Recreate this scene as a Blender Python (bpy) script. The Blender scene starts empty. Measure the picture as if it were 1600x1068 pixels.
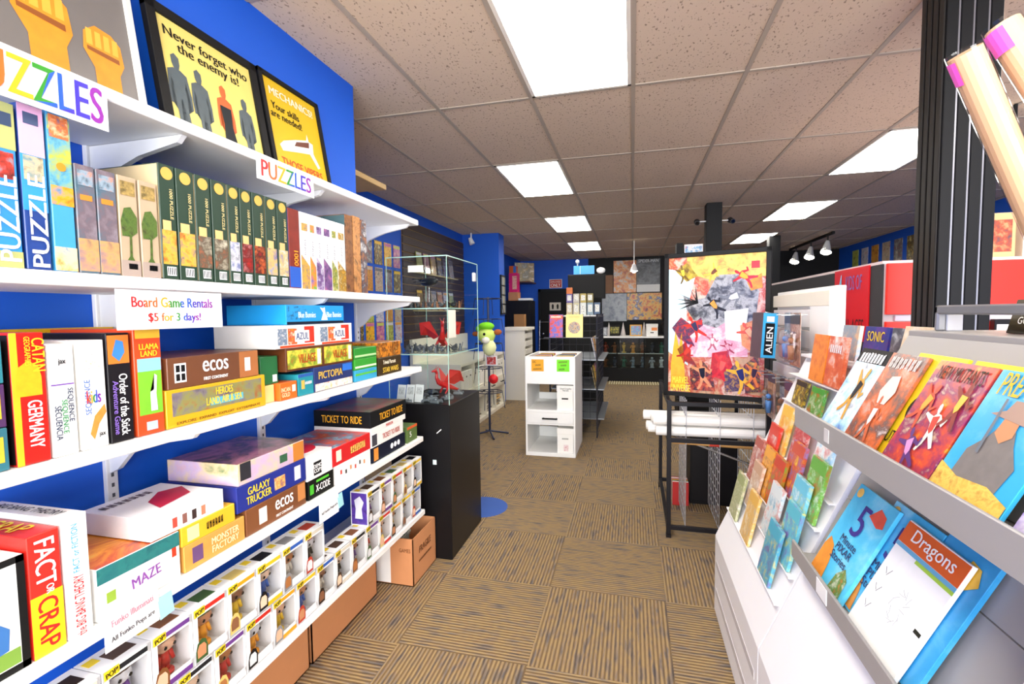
import bpy, bmesh, math, random
from mathutils import Vector, Matrix
random.seed(7)
S = bpy.context.scene
C = S.collection
# ------------------------------------------------------------------ camera, world, light, exposure
cam_d = bpy.data.cameras.new('camera'); cam = bpy.data.objects.new('camera', cam_d); C.objects.link(cam)
cam_d.sensor_width = 36.0; cam_d.lens = 743.8/1600*36; cam_d.clip_start = .02
def cam_matrix(loc, y, p, r):
    cy, sy, cp, sp = math.cos(y), math.sin(y), math.cos(p), math.sin(p)
    f = Vector((-sy*cp, cy*cp, sp)); rt = Vector((cy, sy, 0)); u = rt.cross(f)
    R = math.cos(r)*rt+math.sin(r)*u; U = -math.sin(r)*rt+math.cos(r)*u
    return Matrix(((R.x, U.x, -f.x, loc[0]), (R.y, U.y, -f.y, loc[1]), (R.z, U.z, -f.z, loc[2]), (0, 0, 0, 1)))
cam.matrix_world = cam_matrix((0, 0, 1.512), .2477, -.0592, -.0123)
S.camera = cam
try: S.cycles.transparent_max_bounces = 32
except Exception: pass
S.view_settings.view_transform = 'Standard'; S.view_settings.look = 'None'
S.view_settings.gamma = 1.0; S.view_settings.use_curve_mapping = False
S.view_settings.exposure = 0.5
w = bpy.data.worlds.new('world'); S.world = w; w.use_nodes = True
w.node_tree.nodes['Background'].inputs[0].default_value = (.75, .87, 1, 1)
w.node_tree.nodes['Background'].inputs[1].default_value = .6
WINDOW_POWER = 400; LAMP = 12.0
la = bpy.data.lights.new('shop_window_daylight', 'AREA'); la.shape = 'RECTANGLE'; la.size = 4.6; la.size_y = 1.9
la.energy = WINDOW_POWER; la.color = (1, .98, .95)
lo = bpy.data.objects.new('shop_window_daylight', la); C.objects.link(lo)
lo.location = (.9, -2.75, 1.65); lo.rotation_euler = (math.radians(90), 0, 0)   # faces +Y into the shop
CEIL = 2.839
# ------------------------------------------------------------------ materials
MATS = {}
def srgb(c):
    if isinstance(c, str):
        c = c.lstrip('#'); c = [int(c[i:i+2], 16)/255 for i in (0, 2, 4)]
    return tuple((x/12.92 if x <= .04045 else ((x+.055)/1.055)**2.4) for x in c)+(1,)
def nodes(name):
    m = bpy.data.materials.new(name); m.use_nodes = True
    return m, m.node_tree.nodes, m.node_tree.links
def mat(col, rough=.5, metal=0, var=.06, scale=14, bump=0):
    key = (str(col), rough, metal, var, scale, bump)
    if key in MATS: return MATS[key]
    m, N, L = nodes('paint_'+str(len(MATS))); b = N['Principled BSDF']
    b.inputs['Roughness'].default_value = rough; b.inputs['Metallic'].default_value = metal
    c = srgb(col)
    if max(c[:3]) < .03: b.inputs['Specular IOR Level'].default_value = .22
    tc = N.new('ShaderNodeTexCoord'); nz = N.new('ShaderNodeTexNoise'); nz.inputs['Scale'].default_value = scale
    nz.inputs['Detail'].default_value = 3
    mx = N.new('ShaderNodeMix'); mx.data_type = 'RGBA'
    mx.inputs[6].default_value = tuple(x*(1-var) for x in c[:3])+(1,); mx.inputs[7].default_value = tuple(min(1, x*(1+var)) for x in c[:3])+(1,)
    L.new(tc.outputs['Object'], nz.inputs['Vector']); L.new(nz.outputs['Fac'], mx.inputs[0]); L.new(mx.outputs[2], b.inputs['Base Color'])
    if bump:
        bp = N.new('ShaderNodeBump'); bp.inputs['Strength'].default_value = bump; bp.inputs['Distance'].default_value = .002
        n2 = N.new('ShaderNodeTexNoise'); n2.inputs['Scale'].default_value = scale*9; L.new(tc.outputs['Object'], n2.inputs['Vector'])
        L.new(n2.outputs['Fac'], bp.inputs['Height']); L.new(bp.outputs['Normal'], b.inputs['Normal'])
    MATS[key] = m; return m
def art(cols, scale=16, seed=0, rough=.3, dist=.35, const=False):
    """printed picture: blotches of the given inks"""
    key = ('art', tuple(cols), scale, seed, rough, dist, const)
    if key in MATS: return MATS[key]
    m, N, L = nodes('print_'+str(len(MATS))); b = N['Principled BSDF']; b.inputs['Roughness'].default_value = rough
    tc = N.new('ShaderNodeTexCoord'); mp = N.new('ShaderNodeMapping'); mp.inputs['Location'].default_value = (seed*1.7, seed*.9, seed*2.3)
    nz = N.new('ShaderNodeTexNoise'); nz.inputs['Scale'].default_value = scale; nz.inputs['Distortion'].default_value = dist; nz.inputs['Detail'].default_value = 5; nz.inputs['Roughness'].default_value = .62
    cr = N.new('ShaderNodeValToRGB'); cr.color_ramp.interpolation = 'CONSTANT' if const else 'LINEAR'
    e = cr.color_ramp.elements; n = len(cols)
    while len(e) < n: e.new(.5)
    for i, c in enumerate(cols):
        e[i].position = .28+.44*i/max(1, n-1) if not const else .26+.48*i/n
        e[i].color = srgb(c)
    L.new(tc.outputs['Object'], mp.inputs['Vector']); L.new(mp.outputs['Vector'], nz.inputs['Vector'])
    L.new(nz.outputs['Fac'], cr.inputs['Fac']); L.new(cr.outputs['Color'], b.inputs['Base Color'])
    MATS[key] = m; return m
def glass(name, tint=(1, 1, 1), gl=.12, rough=.03):
    if name in MATS: return MATS[name]
    m, N, L = nodes(name); out = N['Material Output']; N.remove(N['Principled BSDF'])
    t = N.new('ShaderNodeBsdfTransparent'); t.inputs[0].default_value = tint+(1,)
    g = N.new('ShaderNodeBsdfGlossy'); g.inputs['Roughness'].default_value = rough
    lw = N.new('ShaderNodeLayerWeight'); lw.inputs['Blend'].default_value = .5
    pw = N.new('ShaderNodeMath'); pw.operation = 'POWER'; pw.inputs[1].default_value = 4.0; L.new(lw.outputs['Facing'], pw.inputs[0])
    mx = N.new('ShaderNodeMixShader'); ad = N.new('ShaderNodeMath'); ad.operation = 'MULTIPLY_ADD'; ad.inputs[1].default_value = .6; ad.inputs[2].default_value = gl*.15
    L.new(pw.outputs[0], ad.inputs[0]); L.new(ad.outputs[0], mx.inputs[0]); L.new(t.outputs[0], mx.inputs[1]); L.new(g.outputs[0], mx.inputs[2]); L.new(mx.outputs[0], out.inputs[0])
    MATS[name] = m; return m
def emis(name, col, st):
    if name in MATS: return MATS[name]
    m, N, L = nodes(name); b = N['Principled BSDF']; b.inputs['Base Color'].default_value = (.9, .9, .9, 1)
    b.inputs['Emission Color'].default_value = srgb(col); b.inputs['Emission Strength'].default_value = st
    MATS[name] = m; return m
def carpet_mat():
    m, N, L = nodes('striped_carpet'); b = N['Principled BSDF']; b.inputs['Roughness'].default_value = .95
    tc = N.new('ShaderNodeTexCoord'); oi = N.new('ShaderNodeObjectInfo')
    ad = N.new('ShaderNodeVectorMath'); ad.operation = 'ADD'; L.new(tc.outputs['Object'], ad.inputs[0]); L.new(oi.outputs['Location'], ad.inputs[1])
    s = N.new('ShaderNodeSeparateXYZ'); L.new(tc.outputs['Object'], s.inputs[0])
    wv = N.new('ShaderNodeMath'); wv.operation = 'MULTIPLY'; wv.inputs[1].default_value = 2*math.pi/.0185; L.new(s.outputs['Y'], wv.inputs[0])
    sn = N.new('ShaderNodeMath'); sn.operation = 'SINE'; L.new(wv.outputs[0], sn.inputs[0])
    mp = N.new('ShaderNodeMapping'); mp.inputs['Scale'].default_value = (7, 42, 20); L.new(ad.outputs[0], mp.inputs['Vector'])
    nz = N.new('ShaderNodeTexNoise'); nz.inputs['Scale'].default_value = 1.0; nz.inputs['Detail'].default_value = 3; L.new(mp.outputs[0], nz.inputs['Vector'])
    cr = N.new('ShaderNodeValToRGB'); e = cr.color_ramp.elements
    for _ in range(3): e.new(.5)
    for i, (p, c) in enumerate([(.30, '#66605f'), (.42, '#8e7c66'), (.52, '#a48a5e'), (.60, '#988062'), (.70, '#766e68')]): e[i].position = p; e[i].color = srgb(c)
    L.new(nz.outputs['Fac'], cr.inputs[0])
    mx = N.new('ShaderNodeMix'); mx.data_type = 'RGBA'; mx.blend_type = 'MULTIPLY'
    mr = N.new('ShaderNodeMapRange'); mr.inputs[1].default_value = -1; mr.inputs[2].default_value = .6; mr.inputs[3].default_value = .75; mr.inputs[4].default_value = 0
    L.new(sn.outputs[0], mr.inputs[0]); L.new(mr.outputs[0], mx.inputs[0]); L.new(cr.outputs[0], mx.inputs[6]); mx.inputs[7].default_value = srgb('#8a7a68')
    L.new(mx.outputs[2], b.inputs['Base Color'])
    bp = N.new('ShaderNodeBump'); bp.inputs['Strength'].default_value = .5; bp.inputs['Distance'].default_value = .003
    L.new(sn.outputs[0], bp.inputs['Height']); L.new(bp.outputs[0], b.inputs['Normal'])
    return m
def ceiling_mat():
    m, N, L = nodes('fissured_ceiling_tile'); b = N['Principled BSDF']; b.inputs['Roughness'].default_value = .9
    tc = N.new('ShaderNodeTexCoord'); oi = N.new('ShaderNodeObjectInfo')
    ad = N.new('ShaderNodeVectorMath'); ad.operation = 'ADD'; L.new(tc.outputs['Object'], ad.inputs[0]); L.new(oi.outputs['Location'], ad.inputs[1])
    mp = N.new('ShaderNodeMapping'); mp.inputs['Scale'].default_value = (1, .55, 1); L.new(ad.outputs[0], mp.inputs[0])
    nz = N.new('ShaderNodeTexNoise'); nz.inputs['Scale'].default_value = 95; nz.inputs['Detail'].default_value = 1.5; L.new(mp.outputs[0], nz.inputs['Vector'])
    cr = N.new('ShaderNodeValToRGB'); e = cr.color_ramp.elements; e[0].position = .30; e[0].color = srgb('#8d7a6a'); e[1].position = .38; e[1].color = srgb('#cdb9a4')
    L.new(nz.outputs['Fac'], cr.inputs[0]); L.new(cr.outputs[0], b.inputs['Base Color'])
    return m
WHITE = mat('#f4f4f2', .45, var=.01); BLACK = mat('#131314', .55, var=.1); BLUE = mat('#0458cc', .6, var=.03, scale=3)
STEELW = mat('#e9eaec', .35, var=.02); CHROME = mat('#c9ccd0', .25, .9); CARD = mat('#c98a5c', .8, var=.06, bump=.1)
GREY = mat('#b9b6b2', .4, .1, var=.02); RED = mat('#f02a12', .4, var=.03); DARK = mat('#0d0d10', .5); CREAM = mat('#ece6d6', .5, var=.02)
GLASS = glass('display_glass', (.93, .97, .95), .2); CLEAR = glass('clear_plastic', (.97, .97, .97), .25, .08)
# ------------------------------------------------------------------ geometry helpers
def bm_box(bm, x0, x1, y0, y1, z0, z1, bev=0):
    r = bmesh.ops.create_cube(bm, size=1, matrix=Matrix.Translation(((x0+x1)/2, (y0+y1)/2, (z0+z1)/2)) @ Matrix.Diagonal((abs(x1-x0), abs(y1-y0), abs(z1-z0), 1)))
    if bev:
        vs = set(r['verts']); bmesh.ops.bevel(bm, geom=[e for e in bm.edges if e.verts[0] in vs and e.verts[1] in vs], offset=bev, segments=1, affect='EDGES')
def bm_cyl(bm, p, q, r, r2=None, seg=10, cap=True):
    p, q = Vector(p), Vector(q); d = q-p
    M = Matrix.Translation((p+q)/2) @ d.to_track_quat('Z', 'Y').to_matrix().to_4x4()
    bmesh.ops.create_cone(bm, cap_ends=cap, segments=seg, radius1=r, radius2=r if r2 is None else r2, depth=d.length, matrix=M)
def bm_ball(bm, c, rx, ry=None, rz=None, sub=2):
    ry = rx if ry is None else ry; rz = rx if rz is None else rz
    bmesh.ops.create_icosphere(bm, subdivisions=sub, radius=1, matrix=Matrix.Translation(c) @ Matrix.Diagonal((rx, ry, rz, 1)))
def mesh_of(bm, smooth=False):
    me = bpy.data.meshes.new('mesh'); bm.to_mesh(me); bm.free()
    if smooth:
        for p in me.polygons: p.use_smooth = True
    return me
def obj(name, me, m=None, parent=None, loc=(0, 0, 0), rot=(0, 0, 0)):
    if isinstance(me, bmesh.types.BMesh): me = mesh_of(me)
    o = bpy.data.objects.new(name, me); C.objects.link(o); o.location = loc; o.rotation_euler = rot
    if m is not None and len(me.materials) == 0: me.materials.append(m)
    if parent is not None: o.parent = parent
    return o
def tag(o, label, cat, group=None):
    o['label'] = label; o['category'] = cat
    if group: o['group'] = group
    return o
def struct(o): o['kind'] = 'structure'; return o
def empty(name, loc=(0, 0, 0), rz=0):
    o = bpy.data.objects.new(name, None); C.objects.link(o); o.location = loc; o.rotation_euler = (0, 0, rz); o.empty_display_size = .05; return o
def B(*boxes, bev=0):
    bm = bmesh.new()
    for b in boxes: bm_box(bm, *b, bev=bev)
    return bm
def copy_tree(o, parent=None):
    c = o.copy(); C.objects.link(c); c.parent = parent
    for ch in list(o.children): copy_tree(ch, c)
    return c
def disc(r, h, seg=40):
    bm = bmesh.new(); bm_cyl(bm, (0, 0, 0), (0, 0, h), r, seg=seg); return bm
TXT = {}
def text_mesh(s):
    if s in TXT: return TXT[s]
    if s[0] == '~':                          # print too small to read in the photograph: a row of plain strokes
        n = int(s[1:]); bm = bmesh.new(); rg = random.Random(n)
        for k in range(n):
            x0 = -.5+k/n; ww = .62/n
            for q in range(2): bm_box(bm, x0+q*ww*.62, x0+q*ww*.62+ww*.38, -.5+rg.random()*.12, .5-rg.random()*.12, 0, .0003)
            z0 = rg.random()*.6-.35; bm_box(bm, x0, x0+ww, z0, z0+.16, 0, .0003)
        TXT[s] = mesh_of(bm); return TXT[s]
    cu = bpy.data.curves.new('lettering', 'FONT'); cu.body = s; cu.align_x = 'CENTER'; cu.resolution_u = 3; cu.space_line = .85
    t = bpy.data.objects.new('lettering_tmp', cu); me = bpy.data.meshes.new_from_object(t)
    bpy.data.objects.remove(t); bpy.data.curves.remove(cu)
    bo = bmesh.new(); bo.from_mesh(me)      # doubled and shifted a little: bolder strokes
    g = bmesh.ops.duplicate(bo, geom=bo.verts[:]+bo.edges[:]+bo.faces[:]); bmesh.ops.translate(bo, vec=(.035, 0, .0004), verts=[v for v in g['geom'] if isinstance(v, bmesh.types.BMVert)])
    bo.to_mesh(me); bo.free()
    xs = [v.co.x for v in me.vertices]; ys = [v.co.y for v in me.vertices]
    cx, cy, sx, sy = (min(xs)+max(xs))/2, (min(ys)+max(ys))/2, max(xs)-min(xs), max(ys)-min(ys)
    for v in me.vertices: v.co = ((v.co.x-cx)/sx, (v.co.y-cy)/sy, v.co.z)
    TXT[s] = me; return me
FR = {'+X': ((0, 1, 0), (0, 0, 1)), '-X': ((0, -1, 0), (0, 0, 1)), '-Y': ((1, 0, 0), (0, 0, 1)), '+Y': ((-1, 0, 0), (0, 0, 1)), '+Z': ((0, 1, 0), (-1, 0, 0)), 'top': ((1, 0, 0), (0, 1, 0))}
def face_m(face, c, u, v, d, rot=0):
    U, V = Vector(FR[face][0]), Vector(FR[face][1]); N = U.cross(V)
    if rot:
        a = math.radians(rot); U2 = math.cos(a)*U+math.sin(a)*V; V2 = -math.sin(a)*U+math.cos(a)*V
    else: U2, V2 = U, V
    o = Vector(c)+U*u+V*v+N*d
    return Matrix(((U2.x, V2.x, N.x, o.x), (U2.y, V2.y, N.y, o.y), (U2.z, V2.z, N.z, o.z), (0, 0, 0, 1)))
def fdim(o, face):
    d = o['_d']
    return {'+X': (d[1], d[2], (d[0]/2, 0, d[2]/2)), '-X': (d[1], d[2], (-d[0]/2, 0, d[2]/2)), '-Y': (d[0], d[2], (0, -d[1]/2, d[2]/2)), '+Y': (d[0], d[2], (0, d[1]/2, d[2]/2)), '+Z': (d[1], d[0], (0, 0, d[2])), 'top': (d[0], d[1], (0, 0, d[2]))}[face]
def text(o, face, s, u, v, w, h, m, rot=0, d=.0016, name='lettering'):
    """lettering on a face of box o; u, v in -.5..(.5) of the face, w, h in metres along the reading direction"""
    fw, fh, c = fdim(o, face)
    t = obj(name, text_mesh(s), None, o); t.matrix_local = face_m(face, c, u*fw, v*fh, d, rot) @ Matrix.Diagonal((w, h, 1, 1))
    if len(t.data.materials) == 0: t.data.materials.append(m)
    t.material_slots[0].link = 'OBJECT'; t.material_slots[0].material = m
    return t
def patch(o, face, u, v, w, h, m, name='picture', d=.0006, rot=0, th=.0006):
    """a printed panel; u, v centre and w, h size as fractions of the face"""
    fw, fh, c = fdim(o, face)
    bm = B((-w*fw/2, w*fw/2, -h*fh/2, h*fh/2, -th, 0)); p = obj(name, bm, m, o); p.matrix_local = face_m(face, c, u*fw, v*fh, d, rot); return p
def poly(o, face, pts, m, name='picture', d=.0012):
    """flat printed shape, pts as fractions of the face"""
    fw, fh, c = fdim(o, face); bm = bmesh.new()
    f = bm.faces.new([bm.verts.new((x*fw, y*fh, 0)) for x, y in pts]); bmesh.ops.triangulate(bm, faces=[f]); bm.normal_update()
    if sum(f.normal.z for f in bm.faces) < 0: bmesh.ops.reverse_faces(bm, faces=bm.faces)
    p = obj(name, bm, m, o); p.matrix_local = face_m(face, c, 0, 0, d); return p
def box(name, label, cat, loc, dims, m, rz=0, group=None, bev=.0015, rot=None):
    """closed carton, origin at the middle of its base"""
    dx, dy, dz = dims
    o = obj(name, B((-dx/2, dx/2, -dy/2, dy/2, 0, dz), bev=bev), m, None, loc, rot or (0, 0, rz)); o['_d'] = dims
    return tag(o, label, cat, group)
def sbox(name, label, y0, y1, z0, h, m, depth=.28, xf=-1.205, cat='board game', group=None, rz=0):
    """a carton on the left wall shelves with its front at x = xf"""
    return box(name, label, cat, (xf-depth/2, (y0+y1)/2, z0), (depth, y1-y0-.002, h), m, rz, group)
def comic(name, label, loc, w, h, m, rot, cat='comic book', th=.006, group=None):
    """standing book, cover on its -Y side, origin at the base"""
    loc = (loc[0], loc[1], loc[2]+th*math.sin(abs(rot[0])))
    o = obj(name, B((-w/2, w/2, 0, th, 0, h), bev=.0008), m, None, loc, rot); o['_d'] = (w, 0, h)
    return tag(o, label, cat, group)
INK = lambda c: mat(c, .5, var=.01)
K = '#101012'; WH = '#fafafa'
# ------------------------------------------------------------------ the shell of the shop
XL, XR, YF, YB = -2.76, 4.37, -2.6, 11.9
CARPET = carpet_mat(); TILE = ceiling_mat()
floor = struct(obj('floor', B((XL-.1, XR+.1, YF-.1, YB+.1, -.1, -.006)), mat('#5c4a35', .95)))
tile_me = mesh_of(B((-.3045, .3045, -.3045, .3045, -.006, 0))); tile_me.materials.append(CARPET)
for i in range(-5, 9):
    for j in range(-8, 17):
        x, y = -.4357+.61*(i+.5), 1.915+.61*(j+.5)
        if x < XL-.2 or x > 4.6 or y > YB or y < YF or (x > 1.9 and j < 14) or (x > .95 and y < 2.4) or (x < -1.6 and y < 2.2): continue
        obj('carpet_tile', tile_me, None, floor, (x, y, 0), (0, 0, math.pi/2*((i+j+1) % 2)))
ceiling = struct(obj('ceiling', B((XL-.1, XR+.1, YF-.1, YB+.1, CEIL+.03, CEIL+.1)), mat('#cfc6ba', .9)))
GX, GY = -.6082, 2.9613
LIGHTS = [(0, -1), (-1, 1), (-1, 3), (-1, 5), (4, 1), (4, 3), (4, 5), (4, -1), (0, -3), (4, -3)]
ct = mesh_of(B((-.298, .298, -.603, .603, 0, .012))); ct.materials.append(TILE)
for i in range(-4, 9):
    for j in range(-5, 8):
        x, y = GX+.61*(i+.5), GY+1.22*(j+.5)
        if x-.3 > XR or x+.3 < XL or y-.6 > YB or y+.6 < YF or (i, j) in LIGHTS: continue
        obj('ceiling_tile', ct, None, ceiling, (x, y, CEIL))
GRIDM = mat('#a89c8e', .5, var=.03)
for i in range(-4, 10):
    x = GX+.61*i
    if XL < x < XR: obj('grid_runner', B((x-.012, x+.012, YF, YB, CEIL-.006, CEIL+.003)), GRIDM, ceiling)
for j in range(-5, 9):
    y = GY+1.22*j
    if YF < y < YB: obj('grid_cross_tee', B((XL, XR, y-.012, y+.012, CEIL-.005, CEIL+.002)), GRIDM, ceiling)
DIFF = emis('lamp_diffuser', '#fffaf0', LAMP); FRM = mat('#e9e4da', .5, var=.01)
for n, (i, j) in enumerate(LIGHTS):
    x0, y0 = GX+.61*i+.012, GY+1.22*j+.012
    x1, y1 = x0+.586, y0+1.196
    t = empty('ceiling_light', ((x0+x1)/2, (y0+y1)/2, CEIL-.008)); hx, hy = .293, .598
    where = ['nearest one at the top of the view', 'second along the left aisle', 'third along the left aisle', 'farthest one of the left aisle', 'right row beside the fluted column', 'right row above the spotlight track', 'right row farthest from the camera', 'right row above the comic rack', 'left aisle behind the viewer', 'right row behind the viewer'][n]
    tag(t, 'flush fluorescent ceiling panel, '+where, 'ceiling light', 'fluorescent ceiling panels')
    obj('frame', B((-hx, -hx+.02, -hy, hy, 0, .012), (hx-.02, hx, -hy, hy, 0, .012), (-hx, hx, -hy, -hy+.02, 0, .012), (-hx, hx, hy-.02, hy, 0, .012)), FRM, t)
    obj('diffuser', B((-hx+.02, hx-.02, -hy+.02, hy-.02, .003, .008)), DIFF, t)
# walls
struct(obj('wall_left', B((-1.70, -1.576, YF, 2.43, 0, CEIL+.02), (XL, -1.576, 2.43, 2.537, 0, CEIL+.02)), BLUE))
struct(obj('wall_recess', B((XL-.1, XL, 2.43, YB, 0, CEIL+.02)), BLUE))
struct(obj('wall_pillar', B((XL, -2.13, 7.61, 7.93, 0, CEIL+.02)), BLUE))
struct(obj('wall_back', B((XL-.1, -1.05, YB, YB+.1, 0, CEIL+.02)), BLUE))
struct(obj('wall_back_black', B((-1.05, XR+.1, YB, YB+.1, 0, CEIL+.02)), BLACK))
struct(obj('wall_right', B((XR, XR+.1, YF, YB, 0, CEIL+.02)), BLUE))
struct(obj('wall_front', B((-1.7, -1.5, YF-.1, YF, 0, CEIL), (3.3, XR+.1, YF-.1, YF, 0, CEIL), (-1.5, 3.3, YF-.1, YF, 0, .65), (-1.5, 3.3, YF-.1, YF, 2.65, CEIL)), WHITE))
wn = struct(obj('window_1', B((-1.5, 3.3, YF-.08, YF-.02, .65, .7), (-1.5, 3.3, YF-.08, YF-.02, 2.6, 2.65), (-1.5, -1.45, YF-.08, YF-.02, .65, 2.65), (3.25, 3.3, YF-.08, YF-.02, .65, 2.65), (.87, .93, YF-.08, YF-.02, .65, 2.65)), BLACK))
obj('window_pane', B((-1.45, .87, YF-.055, YF-.05, .7, 2.6)), glass('window_glass', (.98, .99, 1), .05), wn); obj('window_pane', B((.93, 3.25, YF-.055, YF-.05, .7, 2.6)), glass('window_glass'), wn)
# floor sticker
st = obj('floor_sticker', disc(.2, .0015), mat('#2f57a5', .5, var=.12, scale=8), None, (-1.14, 3.49, 0))
tag(st, 'round blue floor sticker on the carpet beside the black display cabinet', 'floor sticker')
# entrance mat far away by the counter
mt = empty('door_mat', (.06, 10.38, .001)); tag(mt, 'pale ribbed floor mat in front of the far glass counter', 'mat')
obj('backing', B((-.55, .55, -.22, .22, 0, .006)), mat('#8a7c55', .9), mt)
for k in range(22): obj('rib', B((-.54+k*.05, -.52+k*.05, -.21, .21, .006, .014)), mat('#d8cda8', .8), mt)
# ------------------------------------------------------------------ wall shelving, left
UPY = (1.10, 1.72, 2.49)
for k, y in enumerate(UPY):
    u = empty('shelf_upright', (-1.576, y, 0)); tag(u, 'white slotted steel shelf upright on the blue wall, '+['nearest', 'middle', 'farthest'][k]+' of the three', 'shelf upright', 'shelf uprights')
    obj('rail', B((.0, .016, -.017, .017, .12, 2.1), bev=.002), STEELW, u)
    bm = bmesh.new()
    for q in range(60): bm_box(bm, .0161, .0168, -.004, .004, .16+q*.032, .172+q*.032)
    sl = obj('slots', bm, mat('#55585c', .6), u); sl['kind'] = 'stuff'
SH = [(2.052, 'top'), (1.615, 'second'), (1.212, 'third'), (.80, 'fourth'), (.362, 'bottom')]
SY0, SY1, XF = -.6, 2.55, -1.19
for z, nm in SH:
    s = empty('wall_shelf', (-1.576, 2.0, z)); tag(s, 'long white wall shelf, '+nm+' of the five on the blue wall', 'shelf', 'wall shelves')
    obj('board', B((.003, XF+1.576, SY0-2, SY1-2, -.03, 0), bev=.003), WHITE, s)
    for y in UPY:
        bm = bmesh.new(); pr = [(.017, -.031), (.36, -.031), (.34, -.05), (.20, -.075), (.10, -.11), (.05, -.16), (.017, -.175)]
        if nm == 'bottom': pr = [(px, -.031+(pz+.031)*.15) for px, pz in pr]
        a = [bm.verts.new((px, -.008, pz)) for px, pz in pr]; b2 = [bm.verts.new((px, .008, pz)) for px, pz in pr]
        bm.faces.new(a); bm.faces.new(b2[::-1])
        for q in range(len(pr)): bm.faces.new((a[q], b2[q], b2[(q+1) % len(pr)], a[(q+1) % len(pr)]))
        bmesh.ops.recalc_face_normals(bm, faces=bm.faces); obj('bracket', bm, STEELW, s, (0, y-2, 0))
# ---- top shelf: framed posters
def framed(name, label, y0, y1, h, zb, lean, inner, xb=-1.468, fr=.035, m=BLACK):
    w = y1-y0; t = empty(name, (xb, (y0+y1)/2, zb)); t.rotation_euler = (0, -lean, 0); tag(t, label, 'framed poster')
    obj('frame', B((-.012, .012, -w/2, -w/2+fr, 0, h), (-.012, .012, w/2-fr, w/2, 0, h), (-.012, .012, -w/2, w/2, 0, fr), (-.012, .012, -w/2, w/2, h-fr, h), bev=.002), m, t)
    p = obj('print', B((-.01, .002, -w/2+fr, w/2-fr, fr, h-fr)), inner, t); p['_d'] = (0, w-2*fr, h-2*fr); p.location = (0, 0, 0)
    return t, p
# the print's face frame starts at its own base, so shift it
def pface(p, fr=.035): p['_z'] = fr
Z1 = 2.054
HUM = [(-.03, .62), (-.06, .70), (-.05, .80), (0, .84), (.05, .80), (.06, .70), (.03, .62), (.14, .58), (.26, .42), (.34, .5), (.38, .46), (.27, .32), (.13, .44), (.09, .26), (.2, .06), (.28, -.1), (.2, -.12), (.1, .02), (0, .16), (-.08, .0), (-.22, -.14), (-.28, -.1), (-.14, .08), (-.09, .28), (-.12, .44), (-.28, .56), (-.4, .66), (-.36, .7), (-.24, .64), (-.1, .58)]
def hero(o, face, u, v, su, sv, rot, m, d=.003, m2=None):
    """a printed human silhouette"""
    a = math.radians(rot); ca, sa = math.cos(a), math.sin(a)
    f = lambda x, y: (u+su*(x*ca-(y-.35)*sa), v+sv*(x*sa+(y-.35)*ca))
    poly(o, face, [f(x, y) for x, y in HUM], m, 'printed_figure', d)
    if m2: poly(o, face, [f(x, y) for x, y in [(-.1, .56), (.12, .56), (.08, .28), (.0, .2), (-.08, .3)]], m2, 'printed_costume', d+.0006)
def raise_print(p, fr):   # move geometry so its base is at local z = 0
    for v in p.data.vertices: v.co.z -= fr; v.co.x -= .002
    p.location = (.002, 0, fr)
t, p = framed('framed_poster', 'framed poster of raised orange fists on grey, leaning left on the top shelf', .50, 1.21, .62, Z1, .14, mat('#6f6a66', .35, var=.2, scale=5), fr=.02, m=mat('#d9d4cb', .5)); raise_print(p, .02)
FI = mat('#e08a1c', .5, var=.25, scale=20); FID = mat('#8a4a10', .5)
for (u, v, s) in ((-.1, -.18, .6), (.15, -.12, .62), (.37, -.16, .5)):
    poly(p, '+X', [(u-.10*s, -.5), (u+.11*s, -.5), (u+.12*s, v-.12*s), (u+.17*s, v), (u+.16*s, v+.2*s), (u+.09*s, v+.28*s), (u-.04*s, v+.3*s), (u-.14*s, v+.2*s), (u-.16*s, v+.02*s), (u-.09*s, v-.14*s)], FI, 'raised_fist')
    for q in range(4): poly(p, '+X', [(u-.13*s+q*.07*s, v+.08*s), (u-.08*s+q*.07*s, v+.08*s), (u-.075*s+q*.07*s, v+.24*s), (u-.12*s+q*.07*s, v+.24*s)], mat('#f2a93a', .5), 'finger', d=.0018)
    poly(p, '+X', [(u-.13*s, v+.02*s), (u+.13*s, v+.0*s), (u+.13*s, v+.05*s), (u-.13*s, v+.06*s)], FID, 'finger_shadow_line', d=.002)
t, p = framed('framed_poster', 'yellow poster of grey robots and a woman in black, in a wide black frame', 1.27, 1.745, .52, Z1, .165, mat('#e3d070', .35, var=.06)); raise_print(p, .035)
text(p, '+X', 'Never forget who\nthe enemy is!', .0, .34, .36, .085, INK(K))
RB = mat('#4e5a5e', .5, var=.2, scale=30)
def figure(p, u, s, m, v0=-.36):
    poly(p, '+X', [(u+x*s, v0+y*s) for x, y in [(-.075, 0), (-.03, 0), (-.025, .2), (-.01, .36), (.01, .36), (.03, .2), (.045, 0), (.09, 0), (.075, .22), (.085, .42), (.075, .5), (.1, .58), (.125, .42), (.12, .28), (.15, .28), (.155, .44), (.13, .66), (.05, .7), (-.05, .7), (-.13, .66), (-.155, .44), (-.15, .28), (-.12, .28), (-.125, .42), (-.1, .58), (-.075, .5), (-.085, .42), (-.075, .22)]], m, 'printed_figure')
    poly(p, '+X', [(u+x*s, v0+y*s) for x, y in [(-.03, .69), (.03, .69), (.055, .76), (.055, .84), (.0, .88), (-.055, .84), (-.055, .76)]], m, 'printed_head')
figure(p, -.38, .68, RB); figure(p, -.17, .64, RB); figure(p, .34, .6, RB)
figure(p, .09, .62, mat('#d0622a', .5)); poly(p, '+X', [(.02, -.36), (.18, -.36), (.14, -.16), (.155, .0), (.03, .0), (.045, -.16)], mat('#20262a', .5), 'printed_dress', d=.002)
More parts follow.
